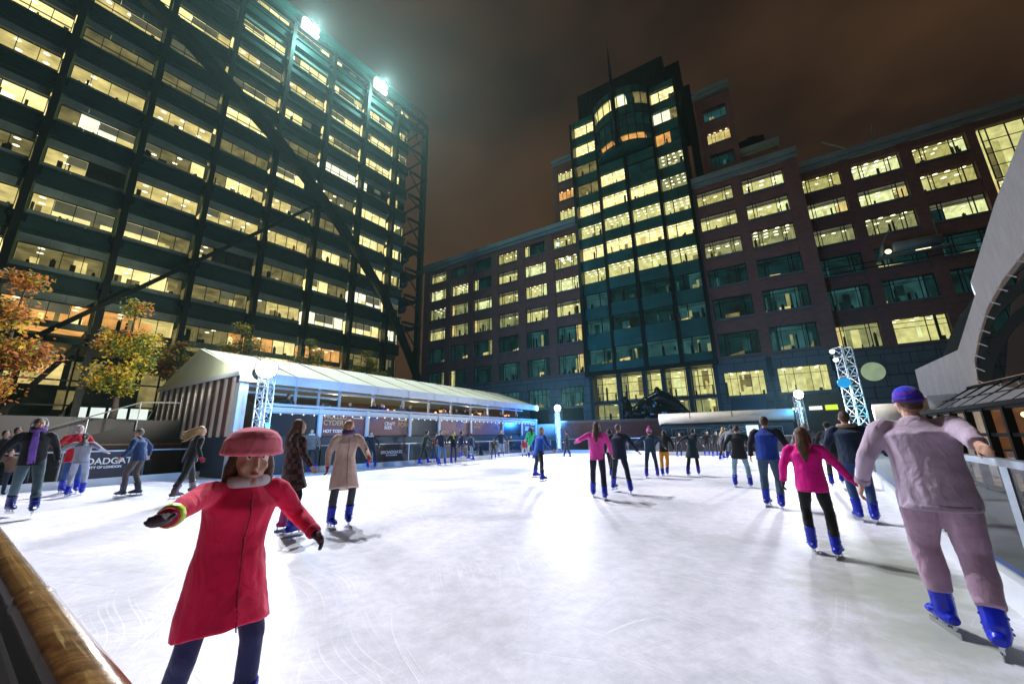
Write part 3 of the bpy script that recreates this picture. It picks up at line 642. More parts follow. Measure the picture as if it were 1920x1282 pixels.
def barrier(label, pts, banners=(), top=1.16, kick=.24, rail=None, step=2.0, skirt=0):
    t = thing('rink_barrier', label, 'barrier', (0,0,0))
    kb = MB(); tr = MB(); pi = 0
    for i in range(len(pts)-1):
        a = Vector((*pts[i],0)); b = Vector((*pts[i+1],0)); ln = (b-a).length; d = (b-a).normalized(); n = Vector((d.y,-d.x,0))
        cnt = max(1, round(ln/step))
        kb.bar(a+Vector((0,0,kick/2)), b+Vector((0,0,kick/2)), .08, kick)
        tr.bar(a+Vector((0,0,top)), b+Vector((0,0,top)), .06, .05)
        for j in range(cnt+1):
            p = a+(b-a)*j/cnt; (MB().bar(p+Vector((0,0,kick)), p+Vector((0,0,top)), .045).build('post', ALU, t) if j or not i else None)
        for j in range(cnt):
            p = a+(b-a)*(j+.02)/cnt; q = a+(b-a)*(j+.98)/cnt
            m = MB(); is_b = pi in banners
            m.bar(p+Vector((0,0,(kick+top)/2)), q+Vector((0,0,(kick+top)/2)), .012, top-kick-.05)
            o = m.build('banner_panel' if is_b else 'clear_panel', BANN if is_b else CLEAR, t)
            if is_b and banners[pi]:
                ang = math.atan2(d.y, d.x); mid = (p+q)/2
                for s, sz, dz in banners[pi]:
                    text(s, sz, LETW, o, mid+n*(.02)+Vector((0,0,dz)), (R(90),0,ang), align='CENTER', bold=.004)
            pi += 1
    if skirt:
        sk_ = MB()
        for i in range(len(pts)-1):
            a = Vector((*pts[i],0)); b = Vector((*pts[i+1],0)); d = (b-a).normalized(); n = Vector((d.y,-d.x,0))
            sk_.bar(a-n*.2+Vector((0,0,.05)), b-n*.2+Vector((0,0,.05)), .12, .10)
        sk_.build('outer_skirt', FOAM, t)
    kb.build('kickboard', WHITE, t); tr.build('top_rail', rail or ALU, t)
    return t
barrier('clear rink barrier carrying a dark plum banner, in front of the brown hoarding and ramp', [(-15.9,11.15),(-14.9,13.2),(-13.2,17.3),(-11.4,18.5),(-9.1,18.8)], {1:[('BROADGATE',.30,.72),('CITY OF LONDON',.11,.58)]})
barrier('blue lit rink barrier of clear and dark panels running below the tented bar', [(-9.1,18.8),(-7.3,20.7),(-3.0,25.6),(-.4,29.8),(1.6,32.8),(4.6,35.6)], {1:[('BROADGATE',.22,.66),('CITY OF LONDON',.08,.55)], 3:[], 5:[]})
barrier('rink barrier with dark panels in front of the blue kiosk with chalk drawings', [(4.6,35.6),(8.2,33.2),(10.2,27.3),(16.4,23.4),(16.2,19.2)], {4:[],5:[],6:[],8:[]})
WOODR = mat('varnished_bamboo', (.20,.085,.022), .25, var=.45, vscale=3, coat=.6)
def _wood():
    t = WOODR.node_tree; b = t.nodes['Principled BSDF']; L = t.links.new
    c = N(t, 'ShaderNodeTexCoord'); mp = N(t, 'ShaderNodeMapping'); mp.inputs['Rotation'].default_value = (0,0,R(34.7)); mp.inputs['Scale'].default_value = (1.5,60,60)
    n = N(t, 'ShaderNodeTexNoise', Scale=1.0, Detail=8.0, Roughness=.6); L(c.outputs['Object'], mp.inputs['Vector']); L(mp.outputs['Vector'], n.inputs['Vector'])
    r = N(t, 'ShaderNodeValToRGB'); r.color_ramp.elements[0].position = .32; r.color_ramp.elements[1].position = .68
    r.color_ramp.elements[0].color = (.075,.026,.007,1); r.color_ramp.elements[1].color = (.33,.165,.05,1)
    L(n.outputs['Fac'], r.inputs['Fac']); L(r.outputs['Color'], b.inputs['Base Color'])
    bp = N(t, 'ShaderNodeBump', Strength=.25, Distance=.003); L(n.outputs['Fac'], bp.inputs['Height']); L(bp.outputs['Normal'], b.inputs['Normal'])
_wood()
barrier('clear rink barrier with a metal top rail beside the man in the mauve sweatshirt', [(16.2,19.2),(6.42,6.86),(4.62,4.56),(3.42,2.84),(1.1,-.32)], {}, 1.07, .24, None, 4.6, 1)
nb = thing('wooden_handrail_barrier', 'rink barrier with a thick varnished wooden handrail close to the camera', 'barrier', (0,0,0))
a = Vector((.40,-.14,1.055)); b = Vector((-15.9,11.1,1.055)); dn = (b-a).normalized(); nn = Vector((-dn.y,dn.x,0))
m = MB(); off = nn*-.036; a.z = b.z = 1.035
ks = [0,.45,.47,.49,.51,.53,1.5,1.52,1.54,1.56,1.58,3.0,3.02,3.04,6,9,14,19.6]
m.tube([a+off+dn*k for k in ks], [.0265 if k not in (.49,1.54,3.02) else .0285 for k in ks], 18); m.build('handrail', WOODR, nb, True)
m = MB(); m.bar(a+off+Vector((0,0,-.56)), b+off+Vector((0,0,-.56)), .03, .95); m.build('board_panel', mat('grey_board_panel', (.30,.31,.31), .35, var=.12, vscale=2), nb)
m = MB(); m.bar(a+off+Vector((0,0,-.045)), b+off+Vector((0,0,-.045)), .03, .045); m.build('rail_bracket', STEEL, nb)
m = MB(); p = a+off+nn*.018+dn*.88+Vector((0,0,-.40)); m.bar(p, p+dn*.07, .004, .16); m.build('tape_patch', mat('masking_tape', (.55,.48,.34), .7), nb)

# ================================================================ tented bar pavilion
pv = thing('tented_pavilion', 'long white tented bar pavilion with a pitched roof and menu banners beside the rink', 'pavilion', PP(7.4, 17.79, 0), math.atan2(uP.y, uP.x))
PLEN, PW, EZ, RZ = 24.8, 8.6, 4.18, 5.75
TENT = mat('tent_membrane', (.42,.49,.37), .6, var=.06, vscale=.8, bump=.15, bscale=1.3)
BLUEP = mat('pale_blue_painted_frame', (.45,.52,.60), .5, var=.08, vscale=2)
m = MB(); n = 11
for sgn, y0, y1 in ((1,-.18,PW/2),(-1,PW+.18,PW/2)):
    for i in range(n):
        x0 = -.15+(PLEN+.3)*i/n; x1 = -.15+(PLEN+.3)*(i+1)/n; sag = .05
        for q in range(3):
            xa = x0+(x1-x0)*q/3; xb = x0+(x1-x0)*(q+1)/3; za = -sag*math.sin(math.pi*q/3); zb = -sag*math.sin(math.pi*(q+1)/3)
            ym = (y0+y1)/2; zm = (EZ+RZ)/2
            m.quad((xa,y0,EZ),(xb,y0,EZ),(xb,ym,zm+zb),(xa,ym,zm+za)); m.quad((xa,ym,zm+za),(xb,ym,zm+zb),(xb,y1,RZ),(xa,y1,RZ))
for x in (-.15, PLEN+.15): m.add([(x,-.18,EZ),(x,PW+.18,EZ),(x,PW/2,RZ)],[(0,1,2)])
roof = m.build('roof', TENT, pv)
m = MB(); m.box(-.16,PLEN+.16,-.23,-.185,EZ-.40,EZ+.04)
for i in range(12): m.box(-.1+i*2.24,-.04+i*2.24,-.25,-.235,EZ-.4,EZ+.03)
m.box(-.2,-.155,-.2,PW+.2,EZ-.16,EZ+.03); m.build('valance', BLUEP, roof)
m = MB()
for i in range(12): x = i*PLEN/11; m.bar((x,-.1,EZ+.02),(x,PW/2,RZ+.02),.05,.05)
m.build('roof_seam', TENT, roof)
m = MB(); m.box(.0,.06,.35,PW,1.65,EZ-.02); m.build('gable_wall', mat('red_wall_panel', (.11,.030,.024), .6, var=.3, vscale=1.5), pv)
for i in range(12): 
    y = .45+i*.74; MB().box(-.09,-.002,y,y+.13,1.6,EZ-.02).build('batten', mat('white_batten', (.48,.47,.43), .5) if i == 0 else MATS['white_batten'], pv)
m = MB(); m.box(-.04,.3,-.02,.36,0,EZ-.42); m.build('corner_post', BLUEP, pv)
m = MB(); m.box(0,PLEN,.02,PW,0,1.62); m.build('base_wall', mat('navy_base_wall', (.02,.035,.06), .6, var=.2, vscale=1), pv)
m = MB(); m.box(.06,PLEN,.0,PW,1.622,1.75); m.build('deck', STEEL, pv)
m = MB(); m.box(0.3,PLEN,PW-.2,PW,1.75,EZ); m.box(PLEN-.1,PLEN,2.0,PW-.2,1.75,EZ-.02); m.build('back_wall', mat('brown_bar_wall', (.10,.055,.03), .7, var=.4, vscale=1.1), pv)
# balustrade: capping rail, posts, panels below
RT = 2.93
m = MB(); m.tube([(.75,-.12,RT),(PLEN,-.12,RT)], .065, 8); m.box(.75,PLEN,-.16,-.02,RT-.36,RT-.10); m.build('capping_rail', BLUEP, pv, False)
BX_ = [.85,3.5,6.15,9.15,11.65,14.95,19.05,22.0,24.6]
for x in BX_: MB().box(x-.09,x+.09,-.2,-.03,0.0 if x in (.85,) else 1.55,RT-.08).build('rail_post', BLUEP, pv)
MENU = mat('plum_menu_board', (.13,.035,.045), .5, var=.2, vscale=2)
LTAN = mat('tan_lettering', (.50,.32,.16), .6); LBLU = mat('blue_lettering', (.05,.16,.5), .6)
menus = {1:[('MULLED\nCYDER',.34,LTAN,.10,.80),('HOT TODDY',.20,LETW,.12,.14),('HOT',.22,LBLU,1.75,.22)],
         2:[('CRAFT\nBEER',.24,LETW,.95,.55),('PULLED\nPORK',.34,LTAN,1.8,.78),('BAR',.20,LBLU,.15,.75)],
         4:[('ROAST',.24,LTAN,.12,.12),('WINE\nBEER',.24,LBLU,1.4,.75)],5:[('PULLED\nPORK',.32,LTAN,.2,.72),('BEER',.22,LBLU,1.9,.45)],
         7:[('CRAFT\nBEER',.22,LETW,.6,.55),('PORK',.28,LTAN,1.6,.45)], 3:[], 0:[], 6:[]}
for i in range(8):
    x0 = BX_[i]+.1; x1 = BX_[i+1]-.1
    if menus[i]:
        o = MB().box(x0,x1,-.10,-.06,1.62,2.62).build('menu_banner', MENU, pv)
        for s, sz, mm, dx, dz in menus[i]: text(s, sz, mm, o, (x0+dx*(x1-x0)/2.5,-.112,1.62+dz), (R(90),0,0), bold=.005)
        MB().box(x1-.75,x1-.12,-.116,-.104,2.46,2.50).build('rule', LETW, o)
    else:
        MB().box(x0,x1,-.09,-.07,1.62,2.62).build('dark_panel', mat('dark_blue_panel', (.008,.014,.024), .25) if 'dark_blue_panel' not in MATS else MATS['dark_blue_panel'], pv)
m = MB()
for i in range(46): m.ell((1.1+i*.51, -.22, 2.56-.035*abs(math.sin(i*1.3))), .032, 6, 4)
m.build('festoon_bulbs', glow('festoon_bulb_lit', (.9,.96,1), 2.0), pv)
m = MB()
for i in range(45): m.bar((1.1+i*.51,-.22,2.60),(1.1+(i+1)*.51,-.22,2.60),.012)
m.build('festoon_cable', STEEL, pv)
# glazed front of the room behind the deck
for i, x in enumerate((.5,1.75,3.0,4.2,5.4,7.6,9.9,12.2,14.5,16.8,19.1,21.4,23.6)):
    MB().box(x-.07,x+.07,1.3,1.42,1.75,EZ-.02).build('glazing_post', BLUEP, pv)
for x0, x1 in ((.57,1.68),(1.82,2.93),(3.07,4.13),(4.27,5.33)):
    f = MB(); f.box(x0,x1,1.33,1.39,1.76,1.9); f.box(x0,x1,1.33,1.39,3.5,3.6)
    fo = f.build('glazed_door', BLUEP, pv); MB().quad((x0,1.36,1.9),(x1,1.36,1.9),(x1,1.36,3.5),(x0,1.36,3.5)).build('pane', glass('blue_reflecting_glass', (.45,.6,.75), .16) if 'blue_reflecting_glass' not in MATS else MATS['blue_reflecting_glass'], fo)
m = MB(); m.box(.4,PLEN-.2,1.25,1.5,EZ-.4,EZ-.3); m.build('glazing_head', BLUEP, pv)
m = MB()
for i in range(22): m.ell((5.8+i*.85, rnd.uniform(2.2,7), rnd.uniform(3.0,3.6)), (.09,.09,.07), 6, 4)
m.build('bar_lamp', glow('bar_lamp_lit', (1,.55,.2), 2.2), pv)
for x in (13.1, 17.2, 21.3):
    m = MB(); m.tube([(x,.9,1.75),(x,.9,3.35)], .03, 6); m.tube([(x,.9,3.3),(x,.9,3.42),(x,.9,3.55)], [.34,.30,.03], 10); o = m.build('patio_heater', STEEL, pv)
    MB().tube([(x,.9,3.12),(x,.9,3.29)], [.16,.26], 10).build('heating_element', glow('heater_lit', (1,.35,.12), 2.0) if 'heater_lit' not in MATS else MATS['heater_lit'], o)
for x in (6, 12, 18): lamp('bar_light', 'POINT', PP(7.4+x, 17.79+2.6, 3.3), 210, (1,.70,.42), .3)

# ================================================================ floodlights, trusses, masts
LENSW = glow('floodlight_lens_lit', (.93,.97,1), 30); LENSB = glow('blue_led_lit', (.06,.6,1), 5)
TRUSS = mat('truss_aluminium', (.50,.55,.58), .35, .6)
def lattice(m, base, top, w, step, r=.025):
    base = Vector(base); top = Vector(top); d = top-base; n = max(2, int(d.length/step)); d.normalize()
    x = Vector((0,0,1)).cross(d); x = (x.normalized() if x.length > .2 else Vector((1,0,0))); y = d.cross(x)
    cs = [x*i*w/2+y*j*w/2 for i, j in ((-1,-1),(1,-1),(1,1),(-1,1))]
    for c in cs: m.tube([base+c, top+c], r, 6)
    for k in range(n):
        p = base+(top-base)*k/n; q = base+(top-base)*(k+1)/n
        for i in range(4):
            a, b = cs[i], cs[(i+1)%4]
            m.tube([p+a, q+b] if k % 2 else [p+b, q+a], r*.6, 5); m.tube([q+a, q+b], r*.6, 5)
def flood(parent, loc, target, rad, body=STEEL, lens=LENSW, name='floodlight'):
    loc = Vector(loc); d = (Vector(target)-loc).normalized()
    m = MB(); m.tube([loc-d*rad*1.3, loc-d*rad*.5, loc], [rad*.55, rad*1.0, rad*1.1], 14)
    o = m.build(name, body, parent); m = MB(); m.tube([loc+d*.005, loc+d*rad*.12, loc+d*rad*.3], [rad, rad*.9, rad*.3], 16); m.build('lens', lens, o, True); return o
t = thing('lighting_truss', 'blue lit lighting truss at the gable corner of the tented pavilion', 'truss', (T1.x,T1.y,0))
m = MB(); lattice(m, (0,0,0), (0,0,T1.z-.15), .42, .42); m.box(-.35,.35,-.35,.35,0,.04); m.build('truss_frame', TRUSS, t)
flood(t, (.10,-.25,T1.z+.1), (9,-14.5,-1.5), .38); flood(t, (-.40,-.1,T1.z-.1), (-9,1.5,2), .2)
m = MB(); m.ell((.25,.05,2.0),.09,8,6); m.ell((.15,.25,1.4),.08,8,6); m.build('led_lamp', LENSB, t, True)
t = thing('lamp_mast', 'tall mast at the far end of the rink with a star bright blue white floodlight', 'mast', (T2.x,T2.y+.2,0))
m = MB(); lattice(m, (0,0,0), (0,0,T2.z-.1), .36, .36, .03); m.build('truss_frame', TRUSS, t)
flood(t, (0,-.25,T2.z), (-3,-28,-.5), .27); m = MB(); m.tube([(0,0,.4),(0,0,T2.z-.4)], .13, 10); m.build('diffuser_tube', glow('mast_tube_lit', (.45,.75,1), 1.6), t, True)  # pole under strong lamp light, its brightness put in as emission
t = thing('lamp_mast', 'short mast with a bright white floodlight between the blue kiosk and the lattice truss', 'mast', (T3.x,T3.y+.15,0))
m = MB(); lattice(m, (0,0,0), (0,0,T3.z-.1), .34, .36); m.build('truss_frame', TRUSS, t); flood(t, (-.05,-.2,T3.z), (-16,-22,-1), .25)
m = MB(); m.tube([(0,0,1.2),(0,0,T3.z-.4)], .10, 10); m.build('diffuser_tube', MATS['mast_tube_lit'], t, True)  # same lit pole, the light on it put in as emission
# tall cyan lattice truss at right
q = Vector((17.75,20.35,0)); t = thing('lattice_truss', 'tall cyan lit lattice truss with stage lamps in front of the round window', 'truss', q)
m = MB(); lattice(m, (0,0,0), (0,0,5.7), .55, .5, .035); m.build('truss_frame', TRUSS, t)
for dz, dx in ((5.45,-.75),(5.0,-.65)):
    flood(t, (dx,-.2,dz), (dx-2,-3,dz-1.5), .12, STEEL, glow('stage_lamp_lit', (.75,.88,1), 3) if 'stage_lamp_lit' not in MATS else MATS['stage_lamp_lit'], 'stage_lamp')
m = MB(); m.bar((-.1,0,5.3),(-.8,-.05,5.3),.06); m.bar((-.1,0,3.9),(-.7,0,3.9),.06); m.build('bracket', STEEL, t)
flood(t, (-.62,-.35,3.75), (-1.6,-2,2.4), .26, mat('blue_lit_lamp_body', (.03,.16,.3), .4), glow('blue_par_lit', (.02,.35,.8), .9), 'stage_lamp')
lamp('blue_wash_light', 'SPOT', q+Vector((-.5,-1.0,.6)), 900, (.10,.75,1), .1, q+Vector((0,0,4.2)), 50)
# roof floodlights on the left block
for P_, lab in ((ROOF1, 'glaring floodlight on the steel block roof, the one farther from the building corner'), (ROOF2, 'glaring floodlight on the steel block roof, the one nearer the building corner')):
    t = thing('roof_floodlight', lab, 'floodlight', P_, R(53.263))
    m = MB(); m.box(-1.15,1.15,.1,.4,-.95,1.05); m.bar((0,.3,-.3),(0,.9,-.6),.14); m.build('housing', STEEL, t)
    for i in (-.55,.55):  # four oversized lenses give the lamp the width of its glare
        for j in (-.42,.52): m = MB(); m.ell((i,-.05,j),(.50,.2,.46),12,8); m.build('lens', LENSW, t, True)

# ================================================================ trees
BARK = mat('tree_bark', (.045,.035,.028), .9, var=.4, vscale=8, bump=.5, bscale=20)
def leafmat(name, c): 
    m = mat(name, c, .55, spec=.25, var=.35, vscale=3); t = m.node_tree; b = t.nodes['Principled BSDF']; tr = N(t,'ShaderNodeBsdfTranslucent'); tr.inputs['Color'].default_value = (*[min(1,x*1.5) for x in c],1); mx = N(t,'ShaderNodeMixShader',Fac=.4); o = t.nodes['Material Output']; t.links.new(b.outputs[0],mx.inputs[1]); t.links.new(tr.outputs[0],mx.inputs[2]); t.links.new(mx.outputs[0],o.inputs['Surface'])
    return m
LG = [leafmat('leaf_green', (.16,.19,.03)), leafmat('leaf_yellow', (.42,.31,.03)), leafmat('leaf_orange', (.36,.14,.03)), leafmat('leaf_dark_green', (.065,.11,.025)), leafmat('leaf_brown', (.22,.09,.035))]
def tree(label, base, h0, h1, rad, weights, nl=3600, seed=1, leaf=.16, group='trees between the pavilion and the steel block'):
    g = random.Random(seed); t = thing('tree', label, 'tree', base, 0, group); bz = base[2]
    m = MB(); H0 = h0-bz; H1 = h1-bz
    m.tube([(0,0,-.1),(.05,.02,H0*.5),(-.03,.05,H0),(.04,0,H0+(H1-H0)*.5),(0,.03,H0+(H1-H0)*.92)], [.17,.13,.11,.07,.02], 8)
    tips = []
    for i in range(13):
        a = g.uniform(0,6.28); z0 = H0-.15+(H1-H0)*g.uniform(0,.62); fr = (z0-H0)/(H1-H0); L_ = rad*g.uniform(.6,1.0)*(1.05-.75*max(0,fr))
        p1 = Vector((math.cos(a)*L_*.5, math.sin(a)*L_*.5, z0+L_*.22)); p2 = Vector((math.cos(a)*L_, math.sin(a)*L_, z0+L_*g.uniform(.25,.6)))
        m.tube([(0,0,z0), p1, p2], [.05,.03,.01], 5); tips += [p2, p1, (p1+p2)/2]
        for q in range(2):
            p3 = p1+Vector((g.uniform(-.6,.6),g.uniform(-.6,.6),g.uniform(.1,.7)))*.8; m.tube([p1,p3],[.02,.006],4); tips.append(p3)
    tips += [Vector((g.uniform(-.2,.2),g.uniform(-.2,.2),H1-g.uniform(0,.7))) for _ in range(5)]
    m.build('trunk', BARK, t, True)
    c = MB(); cl = [(p, g.uniform(.28,.62)*rad/1.9, g.choices(range(5), weights)[0]) for p in tips]
    for _ in range(nl):
        p, r, mi = g.choice(cl); v = Vector((g.gauss(0,1),g.gauss(0,1),g.gauss(0,.8)))*r*.62
        q = p+v; q.z = min(q.z, H1)
        if g.random() < .3: mi = g.choices(range(5), weights)[0]
        s = leaf*g.uniform(.5,1.2); e = Euler((g.uniform(0,6.28),g.uniform(-.9,.9),g.uniform(0,6.28))).to_matrix()
        f = [e @ Vector(x) for x in ((-s,0,0),(-s*.15,-s*.5,.05*s),(s*.9,0,0),(-s*.15,s*.5,.05*s))]
        c.add([q+x for x in f], [(0,1,2,3)], mi)
    c.build('crown', LG, t); return t
tree('tall orange and brown autumn tree in front of the lobby', (-20.3,15.0,2.6), 2.9, 8.4, 1.9, (2,3,5,1,2), 9500, 3, .10)
tree('slender yellow green tree between the orange tree and the tent gable', (-19.4,18.9,2.6), 3.5, 8.6, 1.30, (5,5,1,2,.2), 8500, 5, .095)
tree('brownish tree half hidden behind the tent gable', (-23.6,26.8,2.6), 5.2, 8.4, 1.6, (2,1,2,3,2), 4500, 8, .10)
tree('olive green tree rising behind the near half of the tent roof', (-21.2,29.3,2.6), 6.2, 10.5, 1.8, (4,2,.4,2,.3), 5500, 9, .10)
tree('green tree behind the middle of the tent roof', (-18.1,33.6,2.6), 6.6, 10.3, 1.8, (4,2,.3,2,.3), 5200, 10, .10)
tree('green tree behind the far half of the tent roof beside the arch foot', (-14.4,37.6,2.6), 6.6, 10.0, 1.7, (4,2,.3,2,.3), 5000, 11, .10)

# ================================================================ left side: dark ramp with handrail
rp_ = thing('ramp', 'dark stepped ramp with a pale handrail leading up beside the tent gable', 'ramp', (-16.6,17.6,0), math.atan2(1.5,1.6))
m = MB(); m.add([(-3.2,0,0),(2.2,0,0),(2.2,0,2.5),(-.2,0,2.4),(-3.2,0,1.0),(-3.2,2.5,0),(2.2,2.5,0),(2.2,2.5,2.5),(-.2,2.5,2.4),(-3.2,2.5,1.0)], [(0,1,2,3,4),(9,8,7,6,5),(4,3,8,9),(3,2,7,8),(0,4,9,5),(1,6,7,2)])
m.build('side_wall', mat('black_ramp_cladding', (.010,.009,.010), .7), rp_)
m = MB(); m.tube([(-3.2,-.08,1.85),(-.2,-.08,3.2),(1.2,-.08,3.25)], .03, 6)
for x, z in ((-3.2,0.9),(-1.7,1.5),(-.2,2.3)): m.tube([(x,-.08,z-.3),(x,-.08,z+.93)], .025, 6)
m.build('handrail', ALU, rp_)
hd = thing('hoarding', 'dark brown timber hoarding behind the barrier with the plum banner', 'fence', (0,0,0))
slab(MB(), (-18.4,12.6), (-15.2,18.6), .1, 0, 1.35).build('boards', mat('dark_brown_timber', (.045,.022,.015), .7, var=.35, vscale=2), hd)
slab(MB(), (-18.45,12.55), (-15.15,18.55), .2, 1.352, 1.42).build('capping', WOODR, hd)

# ================================================================ right side: kiosk, awning, glass pavilion, concrete arch
K0, K1 = Vector((10.6,28.6,0)), Vector((17.6,24.9,0)); kd = (K1-K0).normalized(); ka = math.atan2(kd.y, kd.x); kl = (K1-K0).length
ks_ = thing('kiosk', 'long blue kiosk with a rounded cream roof and white chalk style drawings', 'kiosk', K0, ka)
m = MB(); m.box(0,kl,.15,2.6,0,2.1); m.build('wall', mat('blue_kiosk_wall', (.02,.085,.16), .6, var=.25, vscale=1), ks_)
m = MB(); m.tube([(-.1,.5,2.42),(kl+.1,.5,2.42)], .42, 18, flat=[(1,1.2),(1,1.2)], side=(0,0,1)); kr = m.build('roof', mat('cream_canvas', (.60,.55,.44), .6, var=.08, vscale=2), ks_, True)
m = MB()
for x in (2.0,4.6): m.tube([(x,.5+.52*math.cos(a*math.pi/10),2.42+.44*math.sin(a*math.pi/10)) for a in range(11)], .02, 5)
m.box(-.1,kl+.1,-.1,1.1,1.95,2.02); m.build('roof_hoop', TDARK, kr)
m = MB(); g = random.Random(4)
def fr_(x0,x1,z0,z1,tl):
    c = [(x0,.13,z0),(x1,.13,z0+tl),(x1,.13,z1+tl),(x0,.13,z1)]
    for i in range(4): m.bar(c[i], c[(i+1)%4], .035, .02)
for x0, x1, z0, z1, tl in ((.7,1.75,1.05,1.75,.06),(1.85,3.2,1.2,1.8,-.05),(3.3,4.2,1.0,1.6,.08),(4.4,5.6,1.1,1.75,0),(6.1,7.3,.9,1.7,.05)):
    fr_(x0,x1,z0,z1,tl)
    for q in range(6):
        p = [(x0+(x1-x0)*g.uniform(.1,.9), .13, z0+(z1-z0)*g.uniform(.1,.9)) for _ in range(2)]; m.bar(p[0], p[1], .03, .02)
m.build('chalk_drawing', mat('chalk_white', (.55,.68,.75), .7), ks_)
m = MB(); m.box(5.3,6.0,.05,.14,.9,1.85); m.build('lit_hatch', glow('lit_kiosk_hatch', (.75,.9,1), 1.1), ks_)
gs = thing('exit_sign_bank', 'dark panel with small lit white and yellow green signs beside the lattice truss', 'sign', (18.4,24.6,0), R(-37))
m = MB(); m.box(-.9,2.2,.1,.5,0,3.6); m.build('dark_housing', TDARK, gs)
m = MB(); m.box(.9,1.5,.02,.09,2.62,2.92); m.build('yellow_sign', glow('yellow_green_sign_lit', (.62,.85,.05), 1.1), gs)
m = MB(); m.box(.1,.75,.02,.09,2.66,2.88); m.box(-.75,-.2,.02,.09,2.70,2.86); m.build('white_sign', glow('white_sign_lit', (.9,.95,.8), 1.2), gs)
aw = thing('awning', 'cream domed awning on a pale post behind the man in the mauve sweatshirt', 'awning', (16.15,17.55,0), R(-38))
m = MB(); m.tube([(-.05,.3,2.05),(1.35,.3,2.05)], .5, 18, flat=[(.85,1.05)]*2, side=(0,0,1)); m.build('canopy', MATS['cream_canvas'], aw, True)
m = MB(); m.box(.55,.75,.1,.3,0,1.75); m.build('post', MATS['cream_canvas'], aw)

g0 = Vector((8.6,6.0,0)); g1 = Vector((12.9,12.85,0)); gd = (g1-g0).normalized(); ga = math.atan2(gd.y, gd.x)
gp = thing('glass_bar', 'low dark framed glass bar with a warm lit interior and sloping glass roof', 'building', g0, ga)
GL = (g1-g0).length; BARG = glass('bar_glass', (.95,.97,.97), .006)
m = MB(); n = 14
for i in range(n+1):
    x = -4+(GL+4)*i/n; m.box(x-.045,x+.045,-.05,.08,0,1.72); m.bar((x,-.02,1.76),(x,-1.0+.0,2.42),.06,.07)
for z in (.06,.62,1.18,1.72): m.box(-4,GL,-.055,.05,z-.035,z+.035)
m.bar((-4,-1.0,2.42),(GL,-1.0,2.42),.09); m.bar((-4,-.5,2.09),(GL,-.5,2.09),.05); m.bar((-4,0,1.78),(GL,0,1.78),.10,.12)
for x in (-1.8,.55): m.box(x-.14,x+.14,-.12,.16,0,2.0)
m.build('frame', mat('black_bar_frame', (.006,.0065,.007), .9, 0, .04), gp)
for i in range(n):
    x0 = -4+(GL+4)*i/n+.05; x1 = -4+(GL+4)*(i+1)/n-.05
    MB().quad((x0,0,.1),(x1,0,.1),(x1,0,1.68),(x0,0,1.68)).build('pane', BARG, gp)
    MB().quad((x0,-.02,1.8),(x1,-.02,1.8),(x1,-.97,2.42),(x0,-.97,2.42)).build('roof_pane', glass('frosted_roof_glass', (.55,.66,.72), .10) if 'frosted_roof_glass' not in MATS else MATS['frosted_roof_glass'], gp)
m = MB(); m.box(-4,GL,-5,-4.9,0,3.0); m.box(-4,GL,-4.9,-.1,0,.03); m.box(-4,GL,-4.9,-1.05,2.44,2.5); m.box(GL-.05,GL,-4.9,-.1,.04,2.4); m.build('interior_wall', mat('warm_bar_wall', (.30,.17,.09), .7, var=.4, vscale=1.5), gp)
m = MB()
for i in range(13): m.ell((-3.4+i*.95,-1.4-rnd.random()*2.5,1.45+rnd.random()*.45),.075,8,6)
m.build('bar_lamp', glow('warm_bar_lamp_lit', (1,.62,.25), 4), gp, True)
m = MB()
for i in range(9): m.box(-3.5+i*1.3,-3.0+i*1.3,-2.6,-2.1,.04,.75); m.tube([(-3.9+i*1.3,-1.5,.04),(-3.9+i*1.3,-1.5,.72)],.03,6); m.tube([(-3.9+i*1.3,-1.5,.72),(-3.9+i*1.3,-1.5,.76)],.32,10)
m.build('bar_tables', FURN, gp)
for x in (-2, 1.4, 4.6): 
    q = g0 + gd*x + Vector((gd.y,-gd.x,0))*2.4; lamp('bar_light', 'POINT', (q.x,q.y,2.1), 85, (1,.68,.38), .25)
# concrete arcade with its sloping fascia
ad_ = Vector((.77680,.62975,0)); au = Vector((.62975,-.77680,0))
arc = thing('concrete_arcade', 'pale grey concrete arcade with a curving arched fascia and small metal fins', 'building', ad_*17, math.atan2(au.y, au.x))
FP = [(-1.4,2.3),(-1.38,3.1),(-.41,3.54),(.24,5.08),(.22,5.45),(1.11,7.58),(2.02,9.46),(4.2,13.4),(6.2,13.4),(3.3,8.3),(1.9,6.75),(1.28,5.95),(.77,5.3),(.37,4.63),(.06,3.87),(-.16,3.2),(-.25,2.3)]
m = MB(); n = len(FP); vs = [(x,0,z) for x,z in FP]+[(x,1.0,z) for x,z in FP]
m.add(vs, [tuple(range(n)), tuple(range(2*n-1,n-1,-1))]+[(i,n+i,n+(i+1)%n,(i+1)%n) for i in range(n)])
CONC = mat('pale_concrete', (.34,.35,.36), .8, var=.12, vscale=1.2, bump=.25, bscale=14)
def _conc():
    t = CONC.node_tree; b = t.nodes['Principled BSDF']; c = N(t, 'ShaderNodeTexCoord'); mp = N(t, 'ShaderNodeMapping'); mp.inputs['Scale'].default_value = (14,14,1.1); mp.inputs['Rotation'].default_value = (0,R(28),0)
    n = N(t, 'ShaderNodeTexNoise', Scale=1.0, Detail=5.0); r = N(t, 'ShaderNodeValToRGB'); r.color_ramp.elements[0].color = (.62,.65,.68,1); r.color_ramp.elements[1].color = (.74,.77,.80,1); r.color_ramp.elements[0].position = .3; r.color_ramp.elements[1].position = .7
    t.links.new(c.outputs['Object'], mp.inputs['Vector']); t.links.new(mp.outputs['Vector'], n.inputs['Vector']); t.links.new(n.outputs['Fac'], r.inputs['Fac']); t.links.new(r.outputs['Color'], b.inputs['Base Color'])
_conc()
m.build('fascia', CONC, arc)
